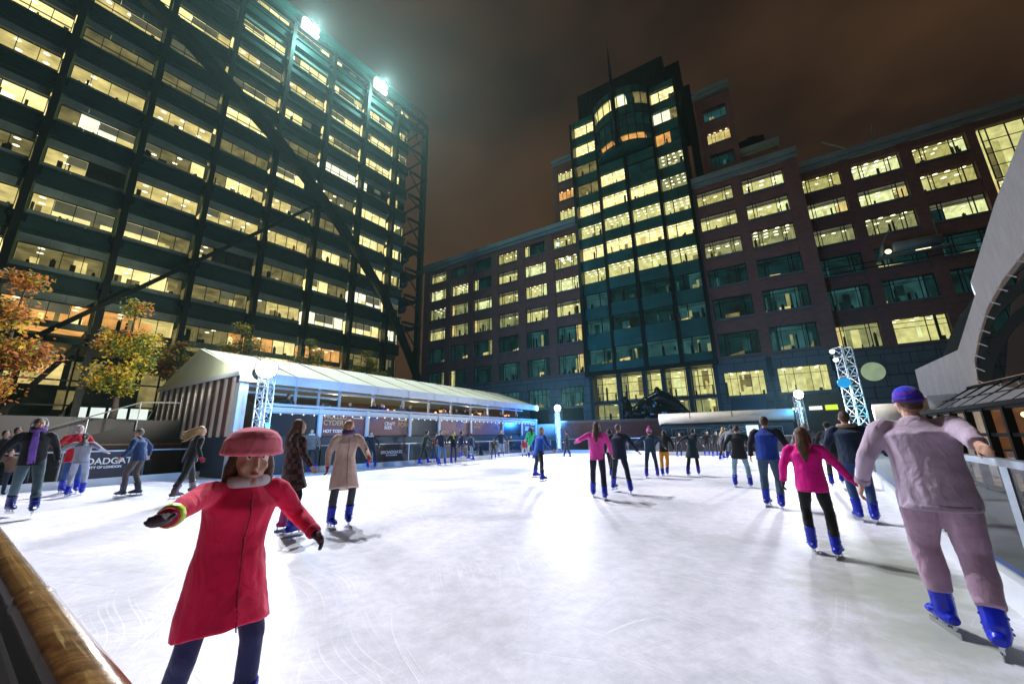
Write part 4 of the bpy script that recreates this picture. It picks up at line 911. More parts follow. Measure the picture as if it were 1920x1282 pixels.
m = MB(); m.box(-1.3,-.3,.1,.9,0,2.298); m.box(3.4,4.4,.1,.9,0,8.3); m.build('pier', CONC, arc)
for (x0,z0),(x1,z1) in (((-.2,2.7),(0,3.0)),):
    pass
inn = [(-.25,2.5),(-.16,3.2),(.06,3.87),(.37,4.63),(.77,5.3),(1.28,5.95),(1.9,6.75),(3.3,8.3)]
FINM = mat('pale_metal_fin', (.42,.45,.48), .5, .2)
for (x0,z0),(x1,z1) in zip(inn, inn[1:]):
    for q in (.2,.7):
        x = x0+(x1-x0)*q; z = z0+(z1-z0)*q; MB().bar((x-.02,-.04,z+.01),(x+.15,-.06,z-.14),.03,.03).build('fin', FINM, arc)
m = MB(); rw_ = [(.4,0),(.4,3.2),(1.0,5.6),(2.0,8.2),(3.6,11.2),(12,11.2),(12,0)]; m.add([(x,5.5,z) for x,z in rw_]+[(x,5.7,z) for x,z in rw_], [tuple(range(7)),tuple(range(13,6,-1))]+[(i,7+i,7+(i+1)%7,(i+1)%7) for i in range(7)]); m.build('rear_wall', mat('dark_arcade_wall', (.030,.018,.012), .8, var=.4, vscale=.6), arc)
m = MB()
for rr, y in ((4.6,2.0),(4.3,3.2),(3.9,4.4)):
    pp = [(3.6-rr*math.cos(a*math.pi/24), y, 1.6+rr*1.15*math.sin(a*math.pi/24)) for a in range(0,16)]
    for a, b in zip(pp, pp[1:]): m.bar(a, b, .16, .3)
for z, y in ((3.4,4.6),(4.4,4.6),(5.5,4.6)): m.box(1.2+(z-3.4)*.4,8,y,y+.5,z,z+.14)
m.build('arch_ribs', STEEL, arc)
m = MB()
for z in (3.7,4.75,5.8): m.box(1.4+(z-3.4)*.4,8,5.38,5.49,z,z+.35)
m.build('warm_soffit', mat('warm_timber_soffit', (.22,.12,.05), .6, var=.3, vscale=2), arc)
# generic rounded bronze sculpture on the terrace wall
st = thing('sculpture', 'dark rounded bronze abstract sculpture standing on the brick terrace wall', 'sculpture', (13.4,36.9,2.6), math.atan2(-2.2,5.2))
m = MB()
m.tube([(-2.7,0,.0),(-2.5,0,1.0),(-2.6,.1,2.0)],[.42,.55,.32],12); m.ell((-2.75,0,2.15),.36); m.tube([(-2.4,0,.5),(-1.4,.1,1.2),(-.6,0,2.0)],[.5,.6,.5],12)
m.ell((-1.5,-.1,.8),(.75,.6,.7)); m.ell((-.5,0,1.5),(.9,.7,.9)); m.tube([(-.6,0,1.9),(.4,0,2.3),(1.4,.1,1.7),(2.7,0,.5),(3.2,0,.15)],[.5,.7,.65,.35,.15],12)
m.ell((.2,-.1,.7),(1.0,.7,.75)); m.ell((.3,0,2.65),(.32,.32,.6)); m.ell((1.4,0,.6),(1.1,.6,.5))
o = m.build('bronze_form', mat('dark_bronze', (.012,.013,.015), .22, .7, var=.3, vscale=3), st, True)
r_ = o.modifiers.new('remesh','REMESH'); r_.mode='VOXEL'; r_.voxel_size=.07; r_.use_smooth_shade=True
o.modifiers.new('s','SMOOTH').iterations=3
m = MB(); m.box(-3.2,3.4,-.7,.8,-.0,.14); m.build('plinth', SILL, st)
# ================================================================ people
FB = {}
def fab(c, kind='f'):
    key = (c, kind)
    if key not in FB:
        FB[key] = fabric('cloth_%d' % len(FB), c) if kind == 'f' else mat('%s_%d' % ({'h':'hair','s':'skin','p':'plastic'}[kind], len(FB)), c, {'h':.5,'s':.5,'p':.3}[kind], spec=.4, var={'h':.35,'s':.08,'p':.12}[kind], vscale={'h':30,'s':12,'p':6}[kind], bump={'h':.5,'s':.05,'p':0}[kind], bscale=90)
    return FB[key]
SKIN = (.52,.29,.20); BLUE = (.008,.022,.42); BLACK = (.010,.010,.012); NAVY = (.012,.020,.050); JEAN = (.045,.085,.16); LJEAN = (.20,.34,.44); BROWN = (.07,.032,.015); DARKH = (.018,.011,.008); BLOND = (.42,.27,.11); GREYH = (.30,.28,.26)
CLTEX = bpy.data.textures.new('fold_clouds', 'CLOUDS'); CLTEX.noise_scale = .11; CLTEX.noise_depth = 2
BLADE = mat('skate_blade', (.55,.57,.6), .2, 1.0)
EYEW = mat('eye_white', (.75,.72,.68), .25); EYED = mat('eye_iris', (.03,.018,.012), .15); LIP = mat('lips', (.36,.10,.085), .45)
def at(px, py, z=0.0):
    d = _fw + _RT*((px-960)/725.0) - _UP*((py-641)/725.0); t = (z-1.3)/d.z; return Vector((0,0,1.3)) + d*t
def atplane(px, py, p, n):
    d = _fw + _RT*((px-960)/725.0) - _UP*((py-641)/725.0); o = Vector((0,0,1.3)); t = (p-o).dot(n)/d.dot(n); return o + d*t
def ik(a, c, l1, l2, pole):
    d = c-a; L_ = min(d.length, (l1+l2)*.9985); d.normalize(); c = a+d*L_
    x = (l1*l1-l2*l2+L_*L_)/(2*L_); hgt = math.sqrt(max(0, l1*l1-x*x)); q = pole-d*pole.dot(d)
    q = q.normalized() if q.length > 1e-5 else d.orthogonal().normalized()
    return a+d*x+q*hgt, c
def soft(o, vox, sm=2, folds=0):
    if sm == 2: sm = 10 if vox < .010 else (6 if vox < .016 else 3)
    r = o.modifiers.new('remesh', 'REMESH'); r.mode = 'VOXEL'; r.voxel_size = vox; r.use_smooth_shade = True
    if sm: s = o.modifiers.new('smooth', 'SMOOTH'); s.iterations = sm; s.factor = .6
    if folds: d = o.modifiers.new('folds', 'DISPLACE'); d.texture = CLTEX; d.strength = folds; d.mid_level = .5; d.texture_coords = 'LOCAL'
    return o
def hand(m, w, d, front, k, curl=.5, fat=0.0):
    """palm, four bent fingers of different lengths and a thumb leaving the side of the palm"""
    d = d.normalized(); s = (front-d*front.dot(d)).normalized(); n = d.cross(s)
    pl = .088*k; m.tube([w-d*.02*k, w+d*.03*k, w+d*pl*.8, w+d*pl], [.026*k+fat,.036*k+fat,.040*k+fat,.036*k+fat], 8, flat=[(1,.8),(1,.52),(1,.45),(1,.40)], side=s)
    for i, (o, ln) in enumerate(((.029,.070),(.0095,.079),(-.010,.073),(-.029,.056))):
        b = w+d*(pl-.012*k)+s*o*k; p1 = b+(d*math.cos(curl*.6)+n*math.sin(curl*.6)+s*o*1.5)*ln*k*.48
        p2 = p1+(d*math.cos(curl*1.5)+n*math.sin(curl*1.5))*ln*k*.32; p3 = p2+(d*math.cos(curl*2.3)+n*math.sin(curl*2.3))*ln*k*.25
        m.tube([b,p1,p2,p3], [.0088*k+fat,.0084*k+fat,.0078*k+fat,.0062*k+fat], 6)
    b = w+d*.028*k+s*.028*k; p1 = b+(s*.75+d*.6+n*.25).normalized()*.038*k; p2 = p1+(d*.9+s*.25+n*.35).normalized()*.032*k
    m.tube([b,p1,p2], [.0125*k+fat,.0105*k+fat,.008*k+fat], 6)
PEOPLE = []
def person(label, feet, head, yaw, lod=2, top=NAVY, legs=JEAN, skate=BLUE, hair='short', hairc=DARKH, hat=None, hatc=None, scarf=None, glove=None, sleeve=None, hem=.05, flare=1.0, lean=6, armR=None, armL=None, footyaw=(12,-12), lift=(0,0), fat=1.0, hs=1.0, hood=None, skin=SKIN, headyaw=0, headpitch=0, pattern=None, collar=None, base_z=0.0, world=None, extra=None, group=None, crouch=0.0, legw=1.0):
    if world is None:
        f = [at(*p, base_z) for p in feet]; pos = (f[0]+f[1])/2
    else: pos = Vector(world); f = None
    v = Vector((pos.x, pos.y, 0)).normalized(); rz = math.atan2(-v.x, v.y) - R(yaw)
    rot = Matrix.Rotation(rz, 3, 'Z'); inv = rot.transposed()
    if world is None:
        hp = atplane(*head, pos, v); H = hp.z-base_z; off = inv @ (hp-pos); off.z = 0
        loc = [inv @ (q-pos) for q in f]; loc.sort(key=lambda q: q.x)
        if abs(loc[0].x-loc[1].x) < .10: loc[0].x -= .08; loc[1].x += .08
    else:
        H = head; off = Vector((0,0,0)); loc = [Vector((-.11,.02,0)), Vector((.11,-.03,0))]
    t = thing('person', label, 'person', pos, rz, group); PEOPLE.append(t)
    rp = random.Random(label); X, Y, Z = Vector((1,0,0)), Vector((0,1,0)), Vector((0,0,1))
    k = H/1.785
    sk = skate is not None
    for it in range(4):
        az = (.155*1.14 if sk else .085)*k
        hipz = az+(.862-crouch)*k; top_off = off
        fl = math.sin(R(lean)); tdir = Vector((top_off.x*.55/(.75*k) if k else 0, 0, 0))
        sx = max(-.4, min(.4, off.x/(1.0*k))); sy = max(-.5, min(.6, off.y/(1.0*k)))
        pel = Vector((off.x*.30, off.y*.3-fl*.10*k, hipz))
        td = Vector((sx*.8, sy*.8+fl, 1.0)).normalized()
        nk = pel+td*.515*k; hd = (td*.6+Z*.7).normalized(); hc = nk+hd*(.125+.02*(hs-1))*k+Y*.012*k
        topz = hc.z+.118*k*hs+(.02*k if hat in ('beanie','bobble') else .045*k if hat == 'helmet' else .012*k)
        if it < 3: k *= H/topz
    k0 = k; ch = pel+td*.32*k; F = fat*1.10
    sh = [nk-td*.055*k+X*.178*k*s*F**.5 for s in (-1,1)]
    hip = [pel+X*.088*k*s-Z*.02*k for s in (-1,1)]
    ank = [Vector((q.x, q.y, az+lift[i])) for i, q in enumerate(loc)]
    kne = []
    for i in (0,1):
        kn, an = ik(hip[i], ank[i], .44*k, .435*k, Y+X*(.25*(-1,1)[i])); kne.append(kn); ank[i] = an
    arms = []
    for i, a in ((0, armL), (1, armR)):
        s = (-1,1)[i]; a = a or (.13+rp.uniform(-.02,.13), .06+rp.uniform(-.12,.16), -.50+rp.uniform(0,.09))
        if hasattr(a, 'x'): tgt = inv @ (a-pos)       # a world point to reach
        else: tgt = sh[i]+Vector((a[0]*s, a[1], a[2]))*k
        pole = Vector((s*.55,-.8,-.35)) if len(a) < 4 else Vector((a[3][0]*s, a[3][1], a[3][2]))
        el, wr = ik(sh[i], tgt, .285*k, .25*k, pole); arms.append((el, wr))
    vox = (.0085,.013,.02)[lod]
    hm = Matrix.Rotation(R(-headyaw),3,'Z') @ Matrix.Rotation(R(-headpitch),3,'X'); hk = k*hs
    HP = lambda x, y, z: hc + hm @ Vector((x,y,z))*hk
    # body: one continuous surface
    b = MB(); n = (12,10,8)[lod]
    b.ell(HP(0,-.008,.022), (.073*hk,.092*hk,.094*hk), 14, 10, 0, hm); b.tube([HP(0,.016,.02),HP(0,.022,-.03),HP(0,.030,-.075),HP(0,.040,-.105)], [.070*hk,.064*hk,.050*hk,.026*hk], 12, side=hm@X)
    b.tube([nk-td*.05*k, nk+td*.03*k, hc-Z*.03*k], [.062*k,.052*k,.054*k], n, side=X)
    if lod < 2:
        b.tube([HP(0,.082,.028),HP(0,.098,-.004),HP(0,.108,-.024),HP(0,.090,-.034)], [.008*hk,.0095*hk,.0125*hk,.008*hk], 8)
        for s in (-1,1):
            b.ell(HP(s*.076,-.004,.0), (.010*hk,.020*hk,.031*hk), 8, 6, 0, hm); b.ell(HP(s*.030,.078,.040), (.024*hk,.012*hk,.008*hk), 8, 5, 0, hm); b.ell(HP(s*.040,.060,-.022), (.022*hk,.022*hk,.024*hk), 8, 6, 0, hm)
        b.ell(HP(0,.088,-.058), (.022*hk,.011*hk,.009*hk), 8, 5, 0, hm); b.ell(HP(0,.070,-.096), (.024*hk,.020*hk,.018*hk), 8, 6, 0, hm)
    b.tube([pel-Z*.03*k, pel+td*.14*k, ch, nk-td*.07*k, nk], [.11*k]*3+[.12*k,.05*k], n, flat=[(1.2,.85),(1.0,.75),(1.15,.8),(1.1,.65),(1,1)], side=X)
    for i in (0,1):
        b.tube([hip[i], kne[i], ank[i], ank[i]-Z*.03*k], [.075*k,.05*k,.036*k,.036*k], n); el, wr = arms[i]
        b.tube([sh[i]*.8+nk*.2, sh[i], el, wr], [.045*k,.046*k,.036*k,.025*k], n)
        if not glove: hand(b, wr, wr-el, Y+Z*.1, k, .55)
    soft(b.build('body', fab(skin,'s'), t), min(vox,.0075) if lod == 0 else vox, 1 if lod < 2 else 0)
    if glove:
        for i in (0,1):
            g = MB(); el, wr = arms[i]; d = (wr-el).normalized(); g.tube([wr-d*.07*k, wr, wr+d*.02*k],[.037*k,.034*k,.030*k],10); hand(g, wr, d, Y+Z*.1, k, .6, .004*k)
            soft(g.build('glove', fab(glove if not isinstance(glove, list) else glove[i]), t), .0075 if lod < 2 else .012, 1)
    if lod < 2 and abs(yaw) > 60:
        for s in (-1,1):
            e = MB(); e.ell(HP(s*.030,.074,.022), .0125*hk, 10, 7); eo = e.build('eye', EYEW, t, True); e = MB(); e.ell(HP(s*.030,.0845,.022), (.0062*hk,.0035*hk,.0065*hk), 8, 6); e.build('iris', EYED, eo, True)
        for s in (-1,1): e = MB(); e.tube([HP(s*.014,.088,.046),HP(s*.030,.087,.051),HP(s*.047,.078,.046)], [.0035*hk,.0045*hk,.002*hk], 6); e.build('eyebrow', fab(hairc,'h'), t, True)
        e = MB(); e.ell(HP(0,.0965,-.058), (.022*hk,.006*hk,.0065*hk), 10, 6); e.build('mouth', LIP, t, True)
    # trousers
    m = MB(); w = legw
    m.tube([pel+td*.08*k, pel-Z*.02*k, pel-Z*.09*k], [.140*k,.160*k,.13*k], 12, flat=[(1,.68),(1,.74),(1,.75)], side=X)
    for i in (0,1):
        mid = (hip[i]+kne[i])/2; sh_ = (kne[i]*.55+ank[i]*.45)
        m.tube([hip[i]+Z*.03*k, mid, kne[i], sh_-Y*.012*k, ank[i]+Z*(.10 if sk else .0)*k], [.098*k*w,.088*k*w,.070*k*w,.068*k*w,.058*k*w], n, side=X)
    soft(m.build('trousers', fab(legs), t), vox, 2, (.014,.012,0)[lod])
    # jacket or coat
    m = MB(); hz = hem*k
    zh = pel.z-.06*k-hz; lp = []
    for i in (0,1):
        for a_, b_ in ((hip[i], kne[i]), (kne[i], ank[i])):
            if b_.z <= zh <= a_.z: lp.append(a_+(b_-a_)*((a_.z-zh)/max(1e-6,a_.z-b_.z)))
    hemc = pel-Z*(.06*k+hz); rx_, ry_ = (.172 if hem < .12 else .182)*k*F*flare, .182*k*F*flare*.80
    if hem > .12 and len(lp) == 2:
        hemc = (lp[0]+lp[1])/2; rx_ = max(rx_, abs(lp[0].x-lp[1].x)/2+.115*k); ry_ = max(ry_, abs(lp[0].y-lp[1].y)/2+.115*k)
    midc = (hemc+pel)/2
    m.tube([hemc, midc, pel+td*.10*k, pel+td*.22*k, ch+td*.05*k, nk-td*.10*k, nk-td*.035*k, nk+td*.015*k], [rx_,(rx_+.172*k*F)/2,.160*k*F,.158*k*F,.182*k*F,.168*k*F**.5,.112*k,.070*k], 16, flat=[(1,ry_/rx_),(1,(ry_/rx_+.74)/2),(1,.74),(1,.72),(1,.70),(1,.62),(1,.75),(1,.95)], side=X)
    sm = m if sleeve is None else MB()
    for i in (0,1):
        el, wr = arms[i]; d = (wr-el).normalized()
        sm.tube([sh[i]*.5+nk*.5-Z*.035*k, sh[i]*.9+nk*.1-Z*.008*k, sh[i]*.85+el*.15, (sh[i]+el)/2, el, (el+wr)/2, wr-d*.012*k], [.050*k,.066*k*F**.5,.072*k*F**.5,.064*k*F**.5,.056*k*F**.5,.050*k*F**.5,.040*k*F**.5], n)
    o = soft(m.build('jacket', pattern or fab(top), t), vox, 2, (.015,.014,0)[lod])
    if sleeve is not None: soft(sm.build('sleeves', fab(sleeve), t), vox, 2, (.014,.012,0)[lod])
    if lod < 2:
        hq = MB()
        if hem < .13: hq.tube([hemc-Z*.004*k, hemc+(midc-hemc).normalized()*.045*k], [rx_*1.0, rx_*1.0], 18, flat=[(1,ry_/rx_)]*2, side=X); (soft(hq.build('hem_band', fab(tuple(c*.72 for c in top)), o), vox, 2) if hq.v else hq)
        for i in (0,1):
            el, wr = arms[i]; d = (wr-el).normalized(); hq = MB(); hq.tube([wr-d*.055*k, wr-d*.005*k], [.050*k*F**.5,.044*k*F**.5], 12); soft(hq.build('cuff', fab(tuple(c*.72 for c in (sleeve or top))), o), vox, 1)
        if abs(yaw) > 90:
            hq = MB(); hq.tube([hemc+(midc-hemc)*.12+Y*ry_*1.01, midc+Y*((ry_+.13*k*F)/2+.006), pel+td*.16*k+Y*(.122*k*F+.006), ch+Y*(.137*k*F+.006), nk-td*.06*k+Y*.11*k], .009*k, 6); soft(hq.build('zip', fab(tuple(c*.4 for c in top)), o), .008, 0)
    if collar: m = MB(); m.tube([nk+X*.105*k*math.cos(a*.6283)+Y*(.085*k*math.sin(a*.6283)+.01*k)+td*(.0)*k for a in range(11)], .042*k, 8); soft(m.build('collar', fab(collar), t), vox, 2)
    if hood: m = MB(); m.ell(nk-Y*.075*k-td*.02*k, (.105*k,.075*k,.085*k), 12, 8); m.tube([nk+X*.09*k*math.cos(a*.6283)+Y*(.07*k*math.sin(a*.6283)) for a in range(11)], .036*k, 8); soft(m.build('hood', fab(hood), t), vox, 2)
    # hair
    if hair != 'none':
        m = MB(); m.ell(HP(0,-.022,.036), (.083*hk,.094*hk,.098*hk), 14, 10, 0, hm); m.tube([HP(0,-.06,.03),HP(0,-.062,-.055)], [.070*hk,.050*hk], 12, flat=[(1,.7),(1,.6)], side=hm@X)
        if hair == 'long':
            m.tube([HP(0,-.05,.05),HP(0,-.095,-.05),nk-Y*.135*k-td*.02*k,ch-Y*.16*k+td*.04*k,ch-Y*.155*k-td*.06*k], [.07*hk,.075*hk,.070*hk,.056*hk,.02*hk], 10, flat=[(1,.6),(1.05,.5),(1.1,.32),(1,.28),(1,.25)], side=X)
            for s in (-1,1): m.tube([HP(s*.060,.0,.055),HP(s*.080,-.01,-.03),HP(s*.082,-.015,-.13),nk+X*s*.085*k+Y*.02*k-td*.06*k], [.028*hk,.030*hk,.028*hk,.012*hk], 8)
        elif hair == 'pony': m.tube([HP(0,-.10,.05),HP(0,-.15,.0),HP(0.01,-.15,-.12),HP(.0,-.13,-.24)], [.026*hk,.036*hk,.034*hk,.010*hk], 8); 
        elif hair == 'blow':
            for q in range(5): m.tube([HP(0,-.06,.06-.03*q),HP(.02*q-.04,-.17,.03-.035*q),HP(.03*q-.06,-.30,-.02-.05*q),HP(.03*q-.05,-.42,-.03-.06*q)], [.055*hk,.038*hk,.026*hk,.006*hk], 8)
        elif hair == 'bun': m.ell(HP(0,-.115,.06), .04*hk)
        soft(m.build('hair', fab(hairc,'h'), t), min(vox,.010) if lod < 2 else .016, 1, .012 if lod < 2 else 0)
    if hat:
        m = MB(); hy = -.012; Rr = .098
        if hat in ('beanie','bobble','cap'):
            m.tube([HP(0,hy,.012),HP(0,hy-.002,.035),HP(0,hy-.005,.075),HP(0,hy-.012,.108),HP(0,hy-.018,.132),HP(0,hy-.02,.140)], [Rr*1.03*hk,Rr*1.05*hk,Rr*1.0*hk,Rr*.80*hk,Rr*.42*hk,Rr*.1*hk], 16, flat=[(.88,1.05)]*6, side=hm@X)
        elif hat == 'hood':
            m.tube([HP(0,-.02,-.10),HP(0,-.03,-.02),HP(0,-.03,.06),HP(0,-.03,.11),HP(0,-.03,.135)], [.098*hk,.104*hk,.102*hk,.075*hk,.02*hk], 14, flat=[(.95,.98)]*5, side=hm@X)
        elif hat == 'helmet':
            m.tube([HP(0,-.010,.036),HP(0,-.012,.060),HP(0,-.014,.100),HP(0,-.018,.135),HP(0,-.02,.158),HP(0,-.02,.166)], [.134*hk,.142*hk,.136*hk,.110*hk,.060*hk,.012*hk], 18, flat=[(.92,1.05)]*6, side=hm@X); m.tube([HP(.125*math.cos(a*math.pi/8),.140*math.sin(a*math.pi/8)-.010,.040) for a in range(17)], .014*hk, 8)
        elif hat == 'muffs':
            m.tube([HP(.098*math.cos(a*math.pi/10),-.01,.035+.105*math.sin(a*math.pi/10)) for a in range(11)], .014*hk, 8)
            for s in (-1,1): m.ell(HP(s*.092,-.005,.005), (.028*hk,.042*hk,.048*hk), 10, 8, 0, hm)
        ho = soft(m.build('hat' if hat != 'muffs' else 'earmuffs', hatc if hasattr(hatc,'node_tree') else fab(hatc), t), .009 if lod < 2 else .014, 1)
        if hat in ('beanie','bobble') and lod < 2 or hat == 'bobble':
            q = MB(); q.tube([HP(0,hy,.008),HP(0,hy,.042)], [Rr*1.09*hk]*2, 16, flat=[(.88,1.05)]*2, side=hm@X); soft(q.build('brim', fab((.35,.30,.33)) if hat == 'bobble' else fab(tuple(x*.8 for x in (hatc if not hasattr(hatc,'node_tree') else (.1,.02,.3)))), ho), .009, 1)
        if hat == 'bobble': q = MB(); q.ell(HP(0,hy-.02,.165), .04*hk); soft(q.build('pompom', fab((.65,.05,.35)), ho), .010, 0, .01)
    if scarf:
        m = MB(); m.tube([nk+td*.035*k+X*.082*k*math.cos(a*.6283)+Y*(.078*k*math.sin(a*.6283)+.012*k)-Z*.012*k*math.sin(a*.6283*2) for a in range(11)], .040*k, 8)
        if scarf[1]:
            L_ = scarf[1]*k; m.tube([nk+X*.03*k+Y*.09*k, nk+X*.035*k+Y*.15*k-td*.10*k, nk+X*.04*k+Y*.165*k-td*(L_*.6/k)*k, nk+X*.03*k+Y*.15*k-td*L_], [.045*k,.058*k,.060*k,.062*k], 10, flat=[(1,.4),(1,.3),(1,.25),(1,.22)], side=X)
        soft(m.build('scarf', fab(scarf[0]), t), min(vox,.012), 2, .012)
    # skates or shoes
    for i in (0,1):
        k = k0
        fy = Matrix.Rotation(R(-footyaw[i]) if i else R(-footyaw[i]), 3, 'Z'); fd = fy @ Y; fx = fy @ X; A = ank[i]
        if sk and (kne[i]-A).length > 0: shin = (kne[i]-A).normalized()
        m = MB(); s0 = A-Z*(.085*k); kb = k
        if sk: k = kb*1.14; s0 = A-Z*(.085*k)
        if sk:
            m.tube([A+shin*.16*k, A+shin*.07*k, A-Z*.0*k+fd*.004*k, A-Z*.055*k+fd*.01*k], [.066*k,.058*k,.058*k,.056*k], 12, flat=[(1,1.08)]*4, side=fx)
            m.tube([s0+Z*.022*k-fd*.080*k, s0+Z*.03*k-fd*.03*k, s0+Z*.038*k+fd*.05*k, s0+Z*.026*k+fd*.13*k, s0+Z*.016*k+fd*.185*k], [.030*k,.050*k,.050*k,.046*k,.026*k], 12, flat=[(1,.9),(1,.95),(.98,1.0),(1,.75),(1,.7)], side=fx)
            o = soft(m.build('skate', fab(skate if not isinstance(skate, list) else skate[i],'p'), t), (.009,.012,.017)[lod], 1)
            q = MB(); q.bar(s0-Z*.052*k-fd*.10*k, s0-Z*.052*k+fd*.20*k, .006*k, .036*k)
            for a in (-.06,.02,.13): q.bar(s0-Z*.04*k+fd*a*k, s0+Z*.01*k+fd*a*k, .02*k)
            q.build('blade', BLADE, o)
            if lod < 2:
                q = MB()
                for a, zz in ((.0,.05),(.012,-.005),(.055,-.045)): q.tube([A+Z*zz*k+fd*(a+.058)*k+fx*.056*k*math.cos(u*math.pi/6)-fd*.062*k*(1-math.sin(u*math.pi/6)) for u in range(7)], .008*k, 6)
                q.build('buckle_straps', fab((.03,.07,.55),'p'), o)
        else:
            m.tube([A+Z*.06*k, A-Z*.03*k],[.05*k,.05*k],10,side=fx); m.tube([s0+Z*.035*k-fd*.07*k, s0+Z*.04*k, s0+Z*.035*k+fd*.10*k, s0+Z*.03*k+fd*.17*k], [.03*k,.042*k,.042*k,.025*k], 10, side=fx)
            soft(m.build('shoe', fab(BLACK,'p'), t), (.009,.012,.017)[lod], 1)
    k = k0
    if extra: extra(t, dict(k=k, nk=nk, td=td, pel=pel, ch=ch, arms=arms, ank=ank, HP=HP, hk=hk, X=X, Y=Y, Z=Z, kne=kne, pos=pos))
    return t
def W3(px, py, dist):
    d = _fw + _RT*((px-960)/725.0) - _UP*((py-641)/725.0); t = dist/math.hypot(d.x, d.y); return Vector((0,0,1.3)) + d*t
# ---- foreground
def kid_extra(t, q):
    k = q['k']; el, wr = q['arms'][1]; d = (wr-el).normalized()
    m = MB(); m.tube([wr-d*.075*k, wr-d*.03*k], [.062*k,.058*k], 12); m.build('reflective_cuff', mat('lime_reflective', (.55,.75,.05), .4), t, True)
person('child in a long crimson coat and round pink hat skating close to the camera', ((330,1418),(404,1424)), (478,806), 160, 0, top=(.86,.014,.085), legs=(.035,.04,.12), hair='long', hairc=(.10,.045,.018), hat='helmet', hatc=(.95,.20,.27), glove=(.035,.012,.02), hem=.30, flare=1.18, fat=1.14, hs=1.38, collar=(.55,.48,.50), lean=6, armR=W3(205,1035,1.74), armL=(.22,.20,-.34), headyaw=8, headpitch=2, extra=kid_extra)
BAND2 = fabric('beanie_stripe', (.02,.03,.55))
def _stripe():
    t = BAND2.node_tree; b = t.nodes['Principled BSDF']; c = N(t, 'ShaderNodeTexCoord'); mp = N(t, 'ShaderNodeMapping'); mp.inputs['Rotation'].default_value = (0,R(-14),0)
    s = N(t, 'ShaderNodeSeparateXYZ'); r = N(t, 'ShaderNodeValToRGB'); r.color_ramp.interpolation = 'CONSTANT'
    r.color_ramp.elements[0].color = (.012,.03,.62,1); r.color_ramp.elements[1].position = .42; r.color_ramp.elements[1].color = (.16,.015,.42,1); e = r.color_ramp.elements.new(.60); e.color = (.012,.03,.62,1)
    t.links.new(c.outputs['Generated'], s.inputs[0]); t.links.new(s.outputs['Z'], r.inputs['Fac']); t.links.new(r.outputs['Color'], b.inputs['Base Color'])
_stripe()
person('man in a mauve sweatshirt, mauve trousers and striped blue beanie holding the barrier', ((1783,1186),(1884,1230)), (1697,722), -8, 0, top=(.50,.39,.50), legs=(.40,.26,.35), hair='short', hairc=BROWN, hat='beanie', hatc=BAND2, lean=12, hem=.10, fat=1.2, legw=1.32, armR=W3(1912,893,3.15), armL=(.20,.02,-.47), skate=(.006,.02,.50), footyaw=(-18,14), headyaw=-25)
def ankle_band(t, q):
    k = q['k']; a = q['ank'][1]; s = (q['kne'][1]-a).normalized()
    m = MB(); m.tube([a+s*.16*k, a+s*.215*k], [.068*k,.067*k], 14); m.build('ankle_band', mat('lime_ankle_band', (.60,.70,.02), .5), t, True)
person('girl in a hooded magenta jacket and black trousers skating away', ((1527,1036),(1573,1048)), (1497,800), 2, 0, top=(.78,.006,.28), legs=BLACK, hair='long', hairc=(.11,.05,.022), glove=[BLACK,(.78,.006,.28)], hood=(.78,.006,.28), hem=.10, fat=1.08, hs=1.1, armR=W3(1602,905,5.75), armL=(.15,.04,-.50), lean=8, extra=ankle_band, footyaw=(-10,14))
person('man in a navy jacket with tan sheepskin collar and blue jeans skating away', ((1614,977),(1644,982)), (1580,770), -5, 1, top=(.014,.030,.065), legs=(.03,.075,.20), hair='short', hairc=BROWN, collar=(.40,.27,.17), lean=10, fat=1.15, armR=(.26,.05,-.44), armL=(.16,.08,-.48), footyaw=(-14,12))
person('man in a royal blue padded vest with black sleeves and blue jeans skating away', ((1440,950),(1468,956)), (1432,780), 8, 1, top=(.010,.045,.30), sleeve=(.012,.014,.022), legs=(.05,.095,.15), hair='short', hairc=(.06,.03,.02), fat=1.14, armR=(.16,.06,-.48), armL=(.14,.02,-.50), lean=5, legw=1.12)
person('woman in a short black coat and pale blue jeans skating away, arms slightly out', ((1380,913),(1409,914)), (1380,797), 0, 1, top=(.012,.016,.018), legs=LJEAN, hair='bun', hairc=DARKH, hem=.14, flare=1.1, armR=(.22,-.02,-.46), armL=(.24,-.02,-.45))
person('woman in a bright pink jacket and green scarf with one arm stretched out', ((1113,932),(1135,938)), (1118,790), 6, 1, top=(.80,.07,.42), legs=(.012,.014,.035), hair='long', hairc=(.10,.045,.022), scarf=((.02,.32,.20),0), armL=W3(1080,828,9.3), armR=(.13,.12,-.49), hem=.08, footyaw=(-4,6))
person('man in a dark navy jacket and dark trousers skating away beside the bright pink jacket', ((1151,921),(1184,928)), (1156,795), 18, 1, top=(.014,.024,.052), legs=(.014,.022,.040), hair='short', hairc=(.10,.09,.09), hem=.10, fat=1.14, armR=(.28,.1,-.42), armL=(.2,-.05,-.46), lean=8)
person('child in a navy jacket and pink and white bobble hat, arms held out wide', ((1213,896),(1234,895)), (1217,802), 0, 1, top=(.018,.045,.085), legs=(.015,.03,.05), hair='short', hat='bobble', hatc=(.72,.12,.42), armR=(.30,.05,-.38), armL=(.42,.05,-.28), hs=1.12, fat=1.1)
person('woman in mustard yellow trousers and dark top skating away', ((1243,892),(1252,891)), (1246,806), 5, 1, top=(.016,.018,.016), legs=(.62,.29,.015), hair='long', hairc=DARKH, legw=1.1)
person('woman in a dark knee length coat and black tights with both arms spread', ((1296,893),(1306,891)), (1300,803), 10, 1, top=(.012,.028,.042), legs=BLACK, hair='short', hairc=DARKH, hem=.30, flare=1.35, armR=W3(1327,850,13.9), armL=W3(1266,832,14.2))
